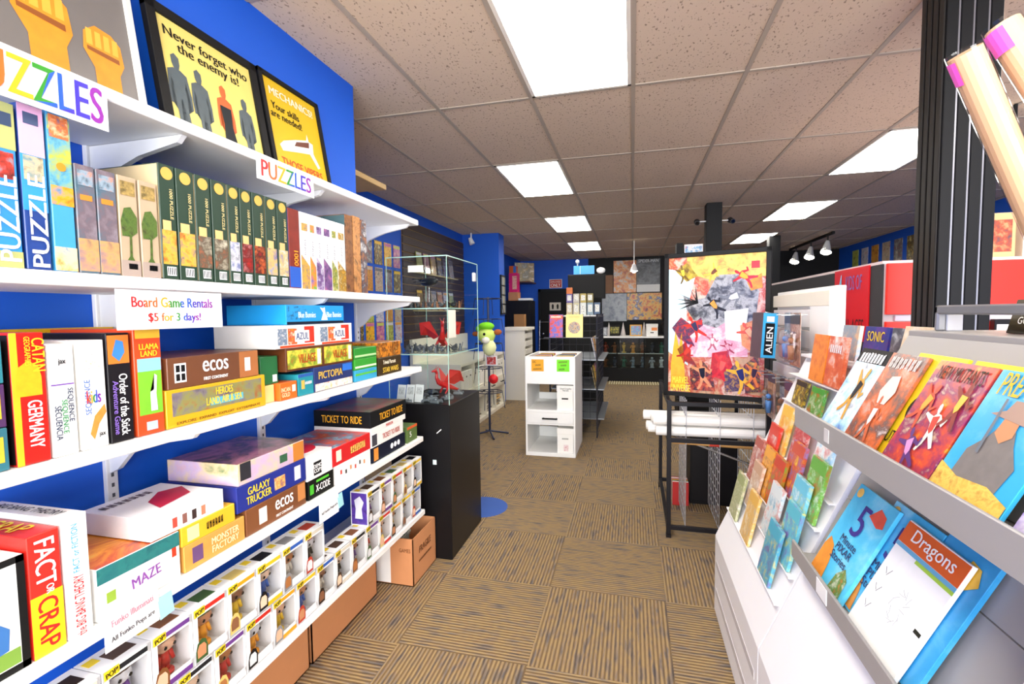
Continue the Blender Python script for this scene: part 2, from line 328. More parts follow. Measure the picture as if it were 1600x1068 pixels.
t, p = framed('framed_poster', 'mustard poster with a spacecraft in a thin black frame, right end of the top shelf', 1.76, 2.16, .53, Z1, .165, mat('#d9b21c', .35, var=.04), fr=.022); raise_print(p, .022)
text(p, '+X', 'MECHANICS!', 0, .39, .29, .035, INK('#f5ecd0')); text(p, '+X', 'Your skills\nare needed!', -.16, .22, .2, .07, INK(K))
text(p, '+X', "THOSE VIPERS\nWON'T FIX", .0, -.3, .28, .085, INK('#c2421a'))
poly(p, '+X', [(-.38, -.1), (-.34, -.15), (-.05, -.1), (.2, -.06), (.33, -.18), (.38, -.16), (.28, -.04), (.3, .06), (.22, .07), (.2, .14), (.17, .07), (-.05, .02), (-.3, -.05)], mat('#efe9dc', .5, var=.2, scale=40), 'printed_craft')
poly(p, '+X', [(-.1, -.05), (.2, .0), (.22, .06), (-.05, .0)], mat('#6a3a2a', .5), 'printed_craft', d=.002)
# rainbow signs on the shelf edges
RAIN = ['#d81c1c', '#e8641a', '#e0a810', '#2a8a1c', '#1c54c0', '#3a2ab0', '#8a1c9a']
def rainbow_word(o, face, s, u0, v, w, h, cols=RAIN):
    """one line of lettering whose ink runs through the colours from left to right"""
    fw, fh, c = fdim(o, face); me = text_mesh(s).copy(); me.materials.clear()
    for col in cols: me.materials.append(INK(col))
    for p in me.polygons: p.material_index = max(0, min(len(cols)-1, int((p.center.x+.5)*len(cols))))
    t = obj('lettering', me, None, o); t.matrix_local = face_m(face, c, u0, v*fh, .0018) @ Matrix.Diagonal((w, h, 1, 1)); return t
def sign(label, y0, y1, z0, z1, x=-1.182, rot=(0, 0, 0)):
    o = obj('paper_sign', B((-.0008, .0008, -(y1-y0)/2, (y1-y0)/2, 0, z1-z0)), mat('#fbfafc', .6, var=.01), None, (x, (y0+y1)/2, z0), rot); o['_d'] = (.0016, y1-y0, z1-z0)
    return tag(o, label, 'sign')
s = sign('white paper sign with large rainbow PUZZLES letters, left end of the top shelf edge', .60, .872, 1.945, 2.045); rainbow_word(s, '+X', 'PUZZLES', 0, 0, .25, .078)
s = sign('small white rainbow PUZZLES sign under the mustard poster', 1.325, 1.61, 1.962, 2.042); rainbow_word(s, '+X', 'PUZZLES', 0, 0, .25, .055)
s = sign('white rental price sign clipped under the second shelf', .864, 1.163, 1.484, 1.582)
rainbow_word(s, '+X', 'Board Game Rentals', 0, .2, .23, .026); rainbow_word(s, '+X', '$5 for 3 days!', 0, -.22, .15, .028)
cl = empty('sign_clip', (-1.18, 1.01, 1.575)); tag(cl, 'clear plastic clip holding the rental sign to the shelf edge', 'clip')
obj('jaw', B((0, .006, -.03, .03, -.012, .006), bev=.001), CLEAR, cl); obj('stem', B((-.004, .002, -.008, .008, .006, .034)), CLEAR, cl)
# ---- second shelf: puzzles
Z2 = 1.6165
def bars(o, face, u, v, w=.022, h=.014):
    patch(o, face, u, v, w/fdim(o, face)[0], h/fdim(o, face)[1], INK(WH), 'barcode_panel')
    for k in range(5): patch(o, face, u+(-.4+.2*k)*w/fdim(o, face)[0], v, .0018/fdim(o, face)[0], .8*h/fdim(o, face)[1], INK(K), 'barcode_bar', d=.0012)
PG = 'puzzle boxes on the second shelf'
b = sbox('puzzle_box', 'tall green and blue puzzle box at the left end of the second shelf', .655, .708, Z2, .325, mat('#2f86c8', .35), group=PG)
patch(b, '+X', 0, .36, 1, .28, mat('#a9ac6a', .4)); patch(b, '+X', 0, .12, .8, .16, art(('#301010', '#b03020', '#6aa0b0'), 40, 1)); text(b, '+X', 'PUZZLE', .1, -.2, .17, .034, INK(WH), 90); patch(b, '+X', 0, -.45, 1, .1, mat('#a9ac6a', .4)); patch(b, '+X', .1, .4, .6, .08, mat('#2c3e5c', .4), 'puzzle_piece', d=.0012)
b = sbox('puzzle_box', 'tall pink and blue puzzle box, second from the left on the second shelf', .712, .757, Z2, .335, mat('#1f3f86', .35), group=PG)
patch(b, '+X', 0, .35, 1, .3, mat('#d9a6c6', .4)); patch(b, '+X', 0, .03, 1, .34, mat('#2f8fd2', .35)); patch(b, '+X', 0, .12, .8, .15, art(('#203020', '#c0b090', '#408090'), 40, 2), d=.0012); text(b, '+X', 'PUZZLE', .05, -.2, .19, .03, INK(WH), 90, d=.0022); patch(b, '+X', 0, .42, .6, .07, mat('#3c4a6c', .4), 'puzzle_piece', d=.0012)
b = sbox('puzzle_box', 'tall puzzle box with a blue scaly monster eye on its spine', .762, .806, Z2, .34, mat('#3f98cf', .35), group=PG)
patch(b, '+X', 0, .22, 1, .5, art(('#2c5a8a', '#5aa0b4', '#a8b040', '#e8c060'), 22, 3)); patch(b, '+X', 0, .41, .85, .14, art(('#30608a', '#d06a2a', '#e8d8b0'), 50, 4), d=.0012)
bm = bmesh.new(); bm_cyl(bm, (0, 0, 0), (0, 0, .001), .009, seg=20); e = obj('printed_eye', bm, mat('#f08a1c', .4), b); e.matrix_local = face_m('+X', (.14, 0, .17), 0, .055, .0012)
patch(b, '+X', 0, -.02, 1, .12, art(('#c02818', '#e8a020', '#3a80b0'), 35, 5), d=.001); patch(b, '+X', 0, -.42, 1, .15, art(('#e07818', '#f0d8a0', '#3a80b0'), 30, 6), d=.001)
for k, (a, c2) in enumerate(((.809, .852), (.853, .898))):
    b = sbox('puzzle_box', 'dark stormy puzzle box with an orange base, '+['left', 'right'][k]+' one of the pair', a, c2, Z2, .243, art(('#2b3138', '#4c6a7a', '#6f6068', '#8a8088'), 18, 7), group=PG)
    patch(b, '+X', 0, -.33, 1, .3, art(('#8a7060', '#c99a62', '#7a6a8a'), 25, 8)); patch(b, '+X', 0, .38, .75, .14, art(('#232a33', '#8aa0b0', '#d07828'), 50, 9), d=.0012); patch(b, '+X', 0, .2, .6, .05, mat('#d88428', .4), d=.001)
for k, (a, c2) in enumerate(((.90, .948), (.951, 1.0))):
    b = sbox('puzzle_box', 'tan puzzle box with a printed green tree, '+['left', 'right'][k]+' one of the pair', a, c2, Z2, .243, mat('#b5a083', .4, var=.12), group=PG)
    poly(b, '+X', [(-.4, -.1), (-.45, .05), (-.25, .18), (.1, .2), (.42, .1), (.4, -.05), (.1, -.1), (.08, -.3), (.2, -.34), (-.2, -.34), (-.06, -.3), (-.02, -.1)], art(('#2f4a20', '#56702c', '#3a3a20'), 60, 10), 'printed_tree')
    patch(b, '+X', 0, .38, .75, .14, art(('#2a2a18', '#c8a860'), 60, 11), d=.0012); patch(b, '+X', 0, -.42, 1, .16, mat('#a59489', .4)); bars(b, '+X', .1, -.4)
gb = [1.003, 1.053, 1.111, 1.165, 1.223, 1.270, 1.321, 1.378, 1.433, 1.488]
gp = [('#203a80', '#e0b040', '#b03a20'), ('#203a80', '#e0b040', '#b03a20'), ('#c0b8a0', '#5a5040', '#b0603a'), ('#c8c0a8', '#5a5040', '#a05a3a'), ('#2a4a90', '#c8c8d0', '#283040'), ('#b01c18', '#601010', '#d08080'), ('#b01c18', '#401010', '#e06a30'), ('#3a50a8', '#d0b060', '#8090c0'), ('#4a60b0', '#c8b070', '#d0d0e0')]
gd = ['blue and gold swirl', 'blue swirl, second of the row', 'pale sketch', 'pale sketch, fourth of the row', 'blue night', 'deep red', 'red and orange', 'violet blue', 'pale blue']
for k in range(9):
    b = sbox('puzzle_box', 'dark green puzzle box with gold seal, '+gd[k]+' picture', gb[k]+.002, gb[k+1], Z2, .303, mat('#1f3a2a', .35, var=.05), group='dark green puzzle boxes')
    bm = bmesh.new(); bm_cyl(bm, (0, 0, 0), (0, 0, .001), .0165, seg=24); e = obj('gold_seal', bm, mat('#dcae52', .4, .2), b); e.matrix_local = face_m('+X', (.14, 0, .1515), 0, .128, .0006)
    patch(b, '+X', 0, -.22, .86, .3, art(gp[k], 36, 20+k)); patch(b, '+X', -.12, -.03, .5, .085, mat('#e0b878', .6), 'price_label', d=.0014)
    text(b, '+X', '1000 PUZZLE', .2, .16, .08, .009, INK('#e0cf90'), -90); bars(b, '+X', .05, -.43, .026, .024)
    if k in (0, 2, 4): patch(b, '-Y', 0, 0, .98, .98, mat('#c9b48c', .6), 'side_panel')
    elif k == 7: patch(b, '-Y', 0, 0, .98, .98, mat('#a8925c', .6), 'side_panel')
b = sbox('puzzle_box', 'narrow red and blue puzzle box beside the dark green row', 1.49, 1.55, Z2, .288, mat('#7a2418', .4, var=.3, scale=30), group=PG)
patch(b, '+X', 0, -.36, 1, .26, mat('#1f56b8', .4)); text(b, '+X', '1000', .1, -.12, .055, .022, INK('#f0a020'), -90); patch(b, '-Y', 0, 0, .98, .98, mat('#2a6ad0', .4), 'side_panel')
wb = [1.552, 1.603, 1.641, 1.686, 1.741, 1.781, 1.841]
wl = ['first of six', 'second of six, with a blue globe picture', 'third of six', 'fourth of six, dark plum foot', 'fifth of six', 'sixth of six, golden foot']
wa = [('#3a4a80', '#c8a030', '#7a4a90'), ('#2a60b0', '#e08020', '#48a048'), ('#2a2440', '#7a5a90', '#d0d0d8'), ('#301c38', '#6a4a80', '#b06a90'), ('#c8b040', '#6a7a30', '#f0e0a0'), ('#d8a030', '#8a6a20', '#f0e0b0')]
for k in range(6):
    b = sbox('puzzle_box', 'white puzzle box with a slanted picture foot, '+wl[k], wb[k]+.001, wb[k+1], Z2, .287, mat('#eef0f2', .4), group='white puzzle boxes')
    patch(b, '+X', 0, .31, .7, .1, art(wa[k], 60, 30+k)); poly(b, '+X', [(-.5, -.5), (.5, -.5), (.5, -.2), (-.5, -.05)], art(wa[k], 40, 40+k)); text(b, '+X', 'PUZZLE', 0, .05, .06, .008, INK('#8a8a92'), 90)
for k, (a, c2, hh, co, lb) in enumerate(((1.845, 1.902, .335, ('#4a2a18', '#8a5a34', '#2a2018'), 'dark brown puzzle box with a teal side beside the white row'), (1.906, 1.964, .34, ('#7a4a28', '#c08850', '#3a2418'), 'reddish brown puzzle box between the dark and the pale one'), (1.968, 2.018, .335, ('#e8e4e0', '#3a3a48', '#b0703a'), 'pale slim puzzle box with a dark figure, right end of the second shelf'))):
    b = sbox('puzzle_box', lb, a, c2, Z2, hh, art(co, 24, 50+k), group=PG)
    if k == 0: patch(b, '-Y', 0, 0, .98, .98, mat('#3f5a60', .5), 'side_panel')
    patch(b, '+X', 0, .4, .8, .12, art(co[::-1], 50, 60+k), d=.001)
# ---- third shelf: games
Z3 = 1.2135
GG = 'board games on the third shelf'
for k, (z, h, c, lb) in enumerate(((0, .085, '#2d6a78', 'bottom'), (.087, .085, '#4a2a58', 'middle'), (.174, .085, '#2a7a88', 'top'))):
    b = sbox('board_game', 'small dark game box flat at the left shelf end, '+lb+' of three', .40, .662, Z3+z, h, mat(c, .4), .2, group=GG); patch(b, '+X', .3, 0, .34, .6, mat('#c8b030', .5), 'title_panel'); text(b, '+X', 'EXIT', .3, 0, .07, .03, INK('#203038'), d=.002)
b = sbox('board_game', 'tilted red and yellow game box with a classical building on its spine', .672, .732, Z3, .272, mat('#c8180c', .35), group=GG)
patch(b, '+X', -.4, 0, .2, 1, mat('#f0b020', .4)); poly(b, '+X', [(-.4, .02), (.35, .02), (.35, .16), (.28, .24), (-.02, .29), (-.32, .24), (-.4, .16)], mat('#f0a818', .4, var=.25, scale=60), 'printed_building')
text(b, '+X', 'CATAN', .3, .33, .07, .022, INK('#f5c520'), -90); text(b, '+X', 'GEOGRAPHIES', -.02, .36, .06, .01, INK('#f5c520'), -90); text(b, '+X', 'GERMANY', .1, -.2, .1, .025, INK(WH), -90); patch(b, '-Y', 0, 0, .97, .97, mat('#181414', .4), 'side_panel')
b = sbox('board_game', 'slim white game box with green lettering beside the red box', .735, .785, Z3, .245, mat('#f2f2ee', .4), group=GG)
text(b, '+X', 'SEQUENCE', .25, -.05, .075, .012, INK('#203050'), -90); text(b, '+X', 'SEQUENCE', .0, -.15, .075, .012, INK('#2a8a4a'), -90); text(b, '+X', 'SECUENCIA', -.25, -.2, .075, .012, INK('#203050'), -90); patch(b, '+X', 0, .14, .9, .012, mat('#7040a0', .4), 'stripe'); patch(b, '+X', 0, .34, .4, .1, mat('#c8c8c8', .4), 'logo_panel'); text(b, '+X', 'jax', 0, .34, .014, .014, INK(K), d=.002)
b = sbox('board_game', 'white children\'s game box with printed animals next to the black box', .79, .848, Z3, .25, mat('#f4f3ef', .4), group=GG)
poly(b, '+X', [(-.35, .2), (-.2, .34), (.1, .38), (.35, .3), (.4, .2), (.1, .24)], art(('#202020', '#f0f0f0', '#e8a020'), 60, 3), 'printed_animal'); poly(b, '+X', [(-.2, -.36), (.0, -.2), (.4, -.1), (.45, -.18), (.15, -.28), (-.05, -.42)], mat('#c88838', .5, var=.3, scale=70), 'printed_animal')
text(b, '+X', 'SEQUENCE', -.2, -.02, .08, .014, INK('#3a6ab8'), 90); rainbow_word(b, '+X', 'kids', .0, -.02, .03, .03); patch(b, '-Y', 0, -.1, .9, .7, art(('#8a8a88', '#c89050', '#e8e8e4'), 20, 5)); text(b, '+X', 'jax', .25, -.38, .014, .014, INK(K))
b = sbox('board_game', 'black spine game box with a cartoon panel at its top', .852, .908, Z3, .264, mat('#17151a', .4), group=GG)
patch(b, '+X', 0, .35, .9, .26, mat('#e8782a', .4)); poly(b, '+X', [(-.3, .3), (0, .24), (.25, .32), (.2, .42), (-.1, .44)], mat('#3a80c8', .4), 'printed_cartoon'); text(b, '+X', 'Order of the Stick', .12, -.16, .15, .02, INK(WH), -90); text(b, '+X', 'Adventure Game', -.22, -.18, .13, .013, INK('#8a6ac8'), -90)
b = sbox('board_game', 'orange game box with a green meadow and white animal', .915, .988, Z3, .272, mat('#d8481c', .4), group=GG)
patch(b, '+X', .03, -.05, .86, .52, mat('#7ac030', .4, var=.15, scale=25)); patch(b, '+X', .03, .16, .86, .12, mat('#8ac8e8', .4), d=.001); text(b, '+X', 'LLAMA\nLAND', .03, .3, .05, .032, INK('#f0c828')); patch(b, '+X', .03, .45, .9, .08, mat('#e0b030', .4), 'title_panel')
poly(b, '+X', [(.0, -.28), (.25, -.28), (.22, -.12), (.28, .05), (.18, .07), (.14, -.08), (.0, -.1)], INK(WH), 'printed_llama', d=.0018); patch(b, '+X', .03, -.42, .4, .08, mat('#b0c0e0', .4), 'logo_panel')
b = sbox('board_game', 'brown game box lying on the yellow one, white lettering on its front', 1.0, 1.32, Z3+.105, .085, mat('#6a4028', .35, var=.2, scale=9), group=GG)
patch(b, '+X', .38, 0, .24, .96, mat('#a8683a', .4, var=.15)); text(b, '+X', 'ecos', -.02, .12, .09, .032, INK(WH)); text(b, '+X', 'FIRST CONTINENT', -.02, -.3, .085, .009, INK(WH)); patch(b, '+X', -.38, 0, .11, .62, INK(WH), 'icon_panel')
for q in range(4): patch(b, '+X', -.405+.05*(q % 2), .14-.28*(q//2), .035, .22, INK(K), 'icon', d=.0014)
patch(b, '+X', .36, 0, .07, .5, INK('#e8e0e0'), 'badge', d=.0014)
b = sbox('board_game', 'yellow framed game box with a battle scene below the brown one', .992, 1.348, Z3, .104, mat('#d8a41c', .35), group=GG)
patch(b, '+X', 0, .1, .9, .62, art(('#4a4450', '#7a7078', '#8a8a50', '#a05a3a'), 22, 12)); text(b, '+X', 'HEROES\nLAND, AIR & SEA', .03, .12, .13, .052, INK('#f0d028'), d=.002); patch(b, '+X', .06, -.02, .34, .2, mat('#58b0c8', .4), 'title_panel', d=.0012); text(b, '+X', 'EXPLORE  EXPAND  EXPLOIT  EXTERMINATE', 0, -.4, .3, .008, INK('#7a5010'))
# behind the standing boxes
b = sbox('board_game', 'flat yellow game box lying on dark boxes behind the slim white one', .80, 1.08, 1.452, .036, mat('#e8b81c', .4), .08, -1.49, group=GG); text(b, '+X', '~6', -.2, 0, .06, .018, INK('#c0281c')); text(b, '+X', '~7', .25, 0, .06, .016, INK('#c0281c'))
b = sbox('board_game', 'dark purple game box standing against the wall behind the white boxes', .78, 1.10, Z3, .237, mat('#241c34', .4), .08, -1.49, group=GG); patch(b, '+X', -.3, .3, .2, .2, mat('#2a5a7a', .4)); patch(b, '+X', .0, .3, .2, .2, mat('#6a3a8a', .4)); text(b, '+X', 'DELUXE', .4, .4, .05, .012, INK('#a060c0'))
b = sbox('board_game', 'small green game box on its side beside the yellow box', 1.355, 1.44, Z3+.062, .098, mat('#1f6a3a', .4), .22, -1.23, group=GG); patch(b, '+X', .3, -.3, .25, .25, INK(WH), 'price_label')
b = sbox('board_game', 'pale yellow game box under the small green one', 1.352, 1.412, Z3, .06, mat('#e6d088', .4), .26, -1.225, group=GG)
b = sbox('board_game', 'low orange game box with cream lettering at the shelf edge', 1.416, 1.505, Z3, .062, mat('#e2661c', .4), .24, group=GG); text(b, '+X', 'INCAN\nGOLD', -.2, -.05, .045, .034, INK('#f8e0b0')); patch(b, '+X', .3, .1, .2, .4, INK('#f8e8d0'), 'badge')
b = sbox('board_game', 'teal game box between the orange one and the dark blue one', 1.51, 1.60, Z3, .082, mat('#1f8a98', .4), .24, group=GG); patch(b, '+X', .0, .42, .98, .14, mat('#2a5aa8', .4)); patch(b, '+X', -.2, 0, .2, .4, mat('#e8b050', .4), 'badge'); text(b, '+X', '~5', .15, .05, .04, .012, INK(WH))
st = [('dark blue game box with gold lettering, bottom of the tall stack', 1.603, 1.868, .098, '#26356a', 'PICTOPIA', '#e0b84a'), ('brown framed game box with an orange title in the tall stack', 1.45, 1.875, .086, '#5a2f14', 'VILLAGE', '#e8742a'), ('white game box with red and blue tile ornaments in the tall stack', 1.40, 1.872, .084, '#ece8e4', 'AZUL', '#28407a'), ('light blue game box on top of the tall stack', 1.46, 1.815, .074, '#1f93d6', 'Blue Bunnies', '#d8f0ff')]
z = Z3
for k, (lb, a, c2, h, col, tx, tc) in enumerate(st):
    b = sbox('board_game', lb, a, c2, z, h-.001, mat(col, .35), .26 if k else .24, group=GG); z += h
    if k == 0: patch(b, '+X', 0, -.33, .96, .3, art(('#e8a030', '#f0ece0', '#e06030'), 30, 70)); text(b, '+X', tx, -.1, .15, .16, .03, INK(tc)); patch(b, '+X', .35, .3, .26, .3, mat('#2a70d0', .4))
    if k == 1:
        for u in (-.25, .25): patch(b, '+X', u, 0, .46, .8, art(('#c88a20', '#e8d048', '#7a9a30', '#b04a1c'), 25, 71)); text(b, '+X', tx, u+.02, 0, .1, .034, INK('#b8461c'), d=.002); patch(b, '+X', u+.19, 0, .05, .7, mat('#f0e8d0', .4), 'badge', d=.0014)
    if k == 2:
        for u in (-.25, .25):
            patch(b, '+X', u-.17, 0, .1, .7, art(('#f4f0ea', '#58708a', '#c8d0d8'), 60, 72), 'tile_ornament'); patch(b, '+X', u-.06, .0, .1, .7, art(('#e8a828', '#d0401c', '#f4e8c8'), 60, 73), 'tile_ornament'); patch(b, '+X', u+.14, .05, .12, .75, mat('#d8301c', .4), 'tile_ornament'); text(b, '+X', tx, u+.05, 0, .07, .026, INK(tc), d=.0025); patch(b, '+X', u+.05, 0, .17, .5, mat('#f8f8f4', .4), 'title_panel', d=.0018)
            patch(b, '+X', u, -.43, .4, .1, mat('#d84a20', .4), 'tile_ornament')
    if k == 3:
        patch(b, '+X', 0, -.42, .98, .14, mat('#101a2c', .4)); patch(b, '+X', -.34, .1, .3, .7, art(('#101828', '#1f93d6', '#1f93d6'), 60, 74)); text(b, '+X', tx, -.18, 0, .1, .022, INK(tc), d=.002); text(b, '+X', tx, .3, 0, .1, .022, INK(tc), d=.002)
        poly(b, '+X', [(.06, -.3), (.1, .1), (.04, .4), (.1, .35), (.13, .42), (.14, .1), (.18, -.3)], INK('#e8f4ff'), 'printed_mascot')
for k, (h, c, lb) in enumerate(((.052, '#3aa0c8', 'blue and green game box at the bottom of the small stack'), (.05, '#3a9a34', 'bright green game box in the middle of the small stack'), (.05, '#2f8a30', 'dark green lidded game box on top of the small stack'))):
    b = sbox('board_game', lb, 1.885, 2.075, Z3+sum((.052, .05, .05)[:k]), h-.001, mat(c, .35, var=.12), .22, group=GG); patch(b, '+X', 0, -.25 if k else .1, .96, .18, mat(['#5ab83a', '#d8f0c8', '#b8e0a0'][k], .4), 'stripe')
b = sbox('board_game', 'dark gold trivia box at the right end of the third shelf', 2.09, 2.33, Z3, .088, mat('#3a2a10', .35), .2, group=GG); text(b, '+X', 'Trivial Pursuit', -.05, .22, .13, .02, INK('#f0e8d0')); text(b, '+X', 'STAR WARS', 0, -.22, .16, .026, INK('#e8c040'))
b = sbox('board_game', 'orange brown picture game box resting on the dark gold trivia box', 2.08, 2.325, Z3+.089, .075, art(('#8a3a10', '#d88a2a', '#5a2a10', '#e8b860'), 25, 80), .2, group=GG)
# ---- fourth shelf
Z4 = .8015
G4 = 'board games on the fourth shelf'
b = sbox('board_game', 'white game box with a thick black border at the left end of the fourth shelf', .50, .672, Z4, .235, mat('#f2f2ee', .4), .25, group=G4)
for a in ((0, .47, 1, .06), (0, -.47, 1, .06), (.46, 0, .08, 1)): patch(b, '+X', *a, mat('#151515', .4), 'border')
patch(b, '+X', .1, .1, .2, .4, mat('#303034', .4)); poly(b, '+X', [(.1, -.3), (.3, -.28), (.32, -.1), (.2, 0), (.12, -.1)], mat('#3a70b0', .4), 'printed_cartoon'); patch(b, '+X', .3, -.36, .22, .14, mat('#7aa040', .4), 'badge')
b = sbox('board_game', 'red and yellow spine game box with huge white and red capitals', .676, .735, Z4, .262, mat('#e0281c', .4), .27, group=G4); patch(b, '+X', 0, -.25, 1, .5, mat('#f2dc1c', .4)); text(b, '+X', 'FACT', 0, .26, .1, .036, INK(WH), -90, d=.002); text(b, '+X', 'OR', .1, .03, .02, .014, INK(WH), -90, d=.002); text(b, '+X', 'CRAP', 0, -.24, .11, .036, INK('#d8201c'), -90, d=.002)
patch(b, '+Z', 0, 0, .98, .98, mat('#c82418', .4), 'lid'); text(b, '+Z', 'CRAP', 0, -.1, .12, .04, INK('#f2dc1c'), -90, d=.002)
b = sbox('board_game', 'tall white spine game box with blue and red vertical lettering', .738, .79, Z4, .275, mat('#f4f4f2', .4), .27, group=G4); text(b, '+X', 'FACT or FICTION', -.05, .23, .11, .013, INK('#38a8d8'), 90); text(b, '+X', 'the BIG BANG THEORY', .0, -.25, .14, .02, INK('#d0202a'), 90); text(b, '+Z', 'BIG BANG THEORY', 0, 0, .2, .02, INK('#303030'), -90)
b = sbox('board_game', 'large white game box with a sunset painting on its lid', .80, 1.01, Z4, .128, mat('#f6f5f2', .4), .30, group=G4)
patch(b, '+Z', 0, 0, .99, .99, art(('#1f5a6a', '#c8501c', '#f0a030', '#e8c860'), 7, 90, dist=1.0), 'lid_painting'); patch(b, '+X', 0, .34, 1, .3, art(('#14485a', '#2a7a78', '#1f6a70'), 20, 91), 'lid_painting'); text(b, '+X', 'MAZE', .05, -.08, .075, .026, INK('#8a4aa0'), 6); patch(b, '+X', -.36, -.12, .1, .2, mat('#8aa830', .4), 'badge'); patch(b, '+X', .42, .1, .06, .2, mat('#e83a1c', .4), 'badge')
b = sbox('board_game', 'wooden toy-crate style game box at the bottom of the small stack', 1.02, 1.235, Z4, .075, mat('#d89a48', .5, var=.15, scale=30), .22, group=G4); text(b, '+X', 'MONSTER\nFACTORY', .15, 0, .1, .045, INK('#f8e8b8')); patch(b, '+X', -.3, .0, .16, .6, mat('#6a4a78', .4), 'badge')
b = sbox('board_game', 'yellow game box between the crate-style box and the white box', 1.015, 1.20, Z4+.0755, .055, mat('#efb82a', .4), .22, group=G4); text(b, '+X', '~6', .1, 0, .06, .024, INK('#2a2418')); patch(b, '+X', -.3, 0, .2, .7, mat('#f8e0a0', .4), 'badge')
b = sbox('board_game', 'white game box with a crimson stroke on its lid, top of the small stack', .93, 1.16, Z4+.131, .06, mat('#f0eef0', .4), .24, group=G4); poly(b, '+Z', [(-.2, -.3), (.3, -.2), (.45, .1), (.2, .2), (-.1, 0)], mat('#b81c38', .4), 'printed_stroke'); text(b, '+Z', '~7', -.1, .3, .14, .03, INK('#6a5a60')); 
for q in range(4): patch(b, '+X', -.2+.13*q, -.1, .06, .45, mat(('#c84a3a', '#8a5a50', '#3a2a28', '#d08060')[q], .4), 'badge')
b = sbox('board_game', 'brown game box with white lettering under the dark blue one', 1.24, 1.53, Z4, .088, mat('#7a4a2c', .35, var=.25, scale=10), group=G4); text(b, '+X', 'ecos', .1, .1, .09, .034, INK(WH)); text(b, '+X', 'FIRST CONTINENT', .1, -.32, .085, .009, INK(WH)); patch(b, '+X', -.25, 0, .12, .6, INK('#efe8e0'), 'icon_panel'); patch(b, '+X', .42, .1, .14, .7, mat('#c8844a', .4))
b = sbox('board_game', 'dark blue game box with yellow lettering and popcorn', 1.207, 1.535, Z4+.089, .085, mat('#22308a', .35, var=.1), group=G4); text(b, '+X', 'GALAXY\nTRUCKER', -.22, .0, .11, .056, INK('#f2d628')); patch(b, '+X', .08, -.05, .16, .5, art(('#f0e0b0', '#e8a04a', '#22308a'), 60, 95), 'printed_popcorn'); patch(b, '+X', .36, 0, .1, .6, mat('#d8d8e8', .4), 'badge')
b = sbox('board_game', 'pastel landscape game box in loose plastic on the dark blue one', 1.215, 1.53, Z4+.175, .07, art(('#e8b8c0', '#d8c0e0', '#f0d8a8', '#5a8a5a'), 9, 96), group=G4); patch(b, '+Z', 0, 0, .98, .98, art(('#6a3a30', '#b8788a', '#4a4438', '#d8a840'), 9, 97), 'lid_painting'); patch(b, '+X', .4, 0, .18, .96, mat('#d88a3a', .4)); patch(b, '+X', -.4, .1, .14, .8, mat('#303038', .4, var=.4, scale=40), 'printed_bird'); patch(b, '+X', .15, -.05, .12, .4, mat('#3a6a4a', .4), 'printed_island')
obj('plastic_wrap', B((-.1415, .1415, -.159, .159, .001, .0715)), CLEAR, b)
b = sbox('board_game', 'black game box with green code-style lettering', 1.545, 1.705, Z4, .075, mat('#141614', .35), .26, group=G4); text(b, '+X', 'X-CODE', .05, -.05, .09, .028, INK(WH)); patch(b, '+X', -.38, 0, .14, .5, mat('#48b830', .4), 'badge'); patch(b, '+X', .05, .32, .5, .12, mat('#58c838', .4), 'stripe')
b = sbox('board_game', 'white game box with a red oval lid and black demo sticker', 1.54, 1.70, Z4+.0755, .095, mat('#f2f0f0', .4), .27, group=G4); patch(b, '+X', -.1, -.1, .3, .55, INK(K), 'demo_sticker'); text(b, '+X', 'DEMO\nCOPY', -.1, -.1, .05, .034, INK(WH), d=.002)
e = obj('lid_oval', disc(.06, .001), mat('#c81c28', .4), b); e.location = (.03, 0, .0952); e.scale = (1, 1.4, 1)
b = sbox('board_game', 'white spotted game box under the red one', 1.715, 1.995, Z4, .08, mat('#f2f0ec', .4), .27, group=G4)
for q in range(6): patch(b, '+X', -.35+.13*q, .05*(-1)**q, .04, .22, mat(('#c83a2a', '#303030', '#d88a50')[q % 3], .4), 'badge')
b = sbox('board_game', 'red party game box with a busy picture lid', 1.70, 1.995, Z4+.0805, .078, mat('#cf2226', .35), .29, group=G4); patch(b, '+Z', -.05, 0, .85, .98, art(('#e8d0a0', '#d04a30', '#5a90b0', '#f0f0e8'), 14, 98), 'lid_painting'); text(b, '+X', '~8', .15, 0, .12, .034, INK('#f8e070')); patch(b, '+X', -.35, 0, .12, .6, mat('#f0e0d0', .4), 'badge')
b = sbox('board_game', 'black and blue game box at the bottom of the far stack', 2.01, 2.35, Z4, .075, mat('#10182c', .35), .27, group=G4)
for q in range(3):
    e = obj('printed_disc', disc(.014, .001, 20), INK('#e8ecf4'), b); e.matrix_local = face_m('+X', (.135, 0, .0375), .02+.036*q, 0, .0006)
patch(b, '+X', -.4, 0, .12, .8, mat('#e0903a', .4), 'badge')
b = sbox('board_game', 'white train game box with red lettering in the far stack', 2.0, 2.33, Z4+.0755, .068, mat('#f0eeea', .4), .3, group=G4); text(b, '+X', 'TICKET TO RIDE', .1, 0, .18, .026, INK('#b83a2a')); patch(b, '+X', -.4, 0, .14, .8, mat('#404048', .4, var=.4), 'badge')
b = sbox('board_game', 'slim white edition box between the white and the black train games', 2.0, 2.36, Z4+.144, .028, mat('#eceae6', .4), .31, group=G4); text(b, '+X', 'MARKLIN', 0, 0, .07, .014, INK('#c83a2a'))
b = sbox('board_game', 'black train game box with gold lettering on top of the far stack', 2.0, 2.37, Z4+.1725, .078, mat('#16181a', .35), .31, group=G4); text(b, '+X', 'TICKET TO RIDE', .05, 0, .24, .036, INK('#e8a828')); patch(b, '+Z', 0, 0, .96, .96, art(('#2a2c28', '#5a6048', '#8a3a28', '#2a3a48'), 9, 99), 'lid_painting'); text(b, '-Y', 'TICKET TO RIDE', 0, 0, .22, .036, INK('#e8a828'))
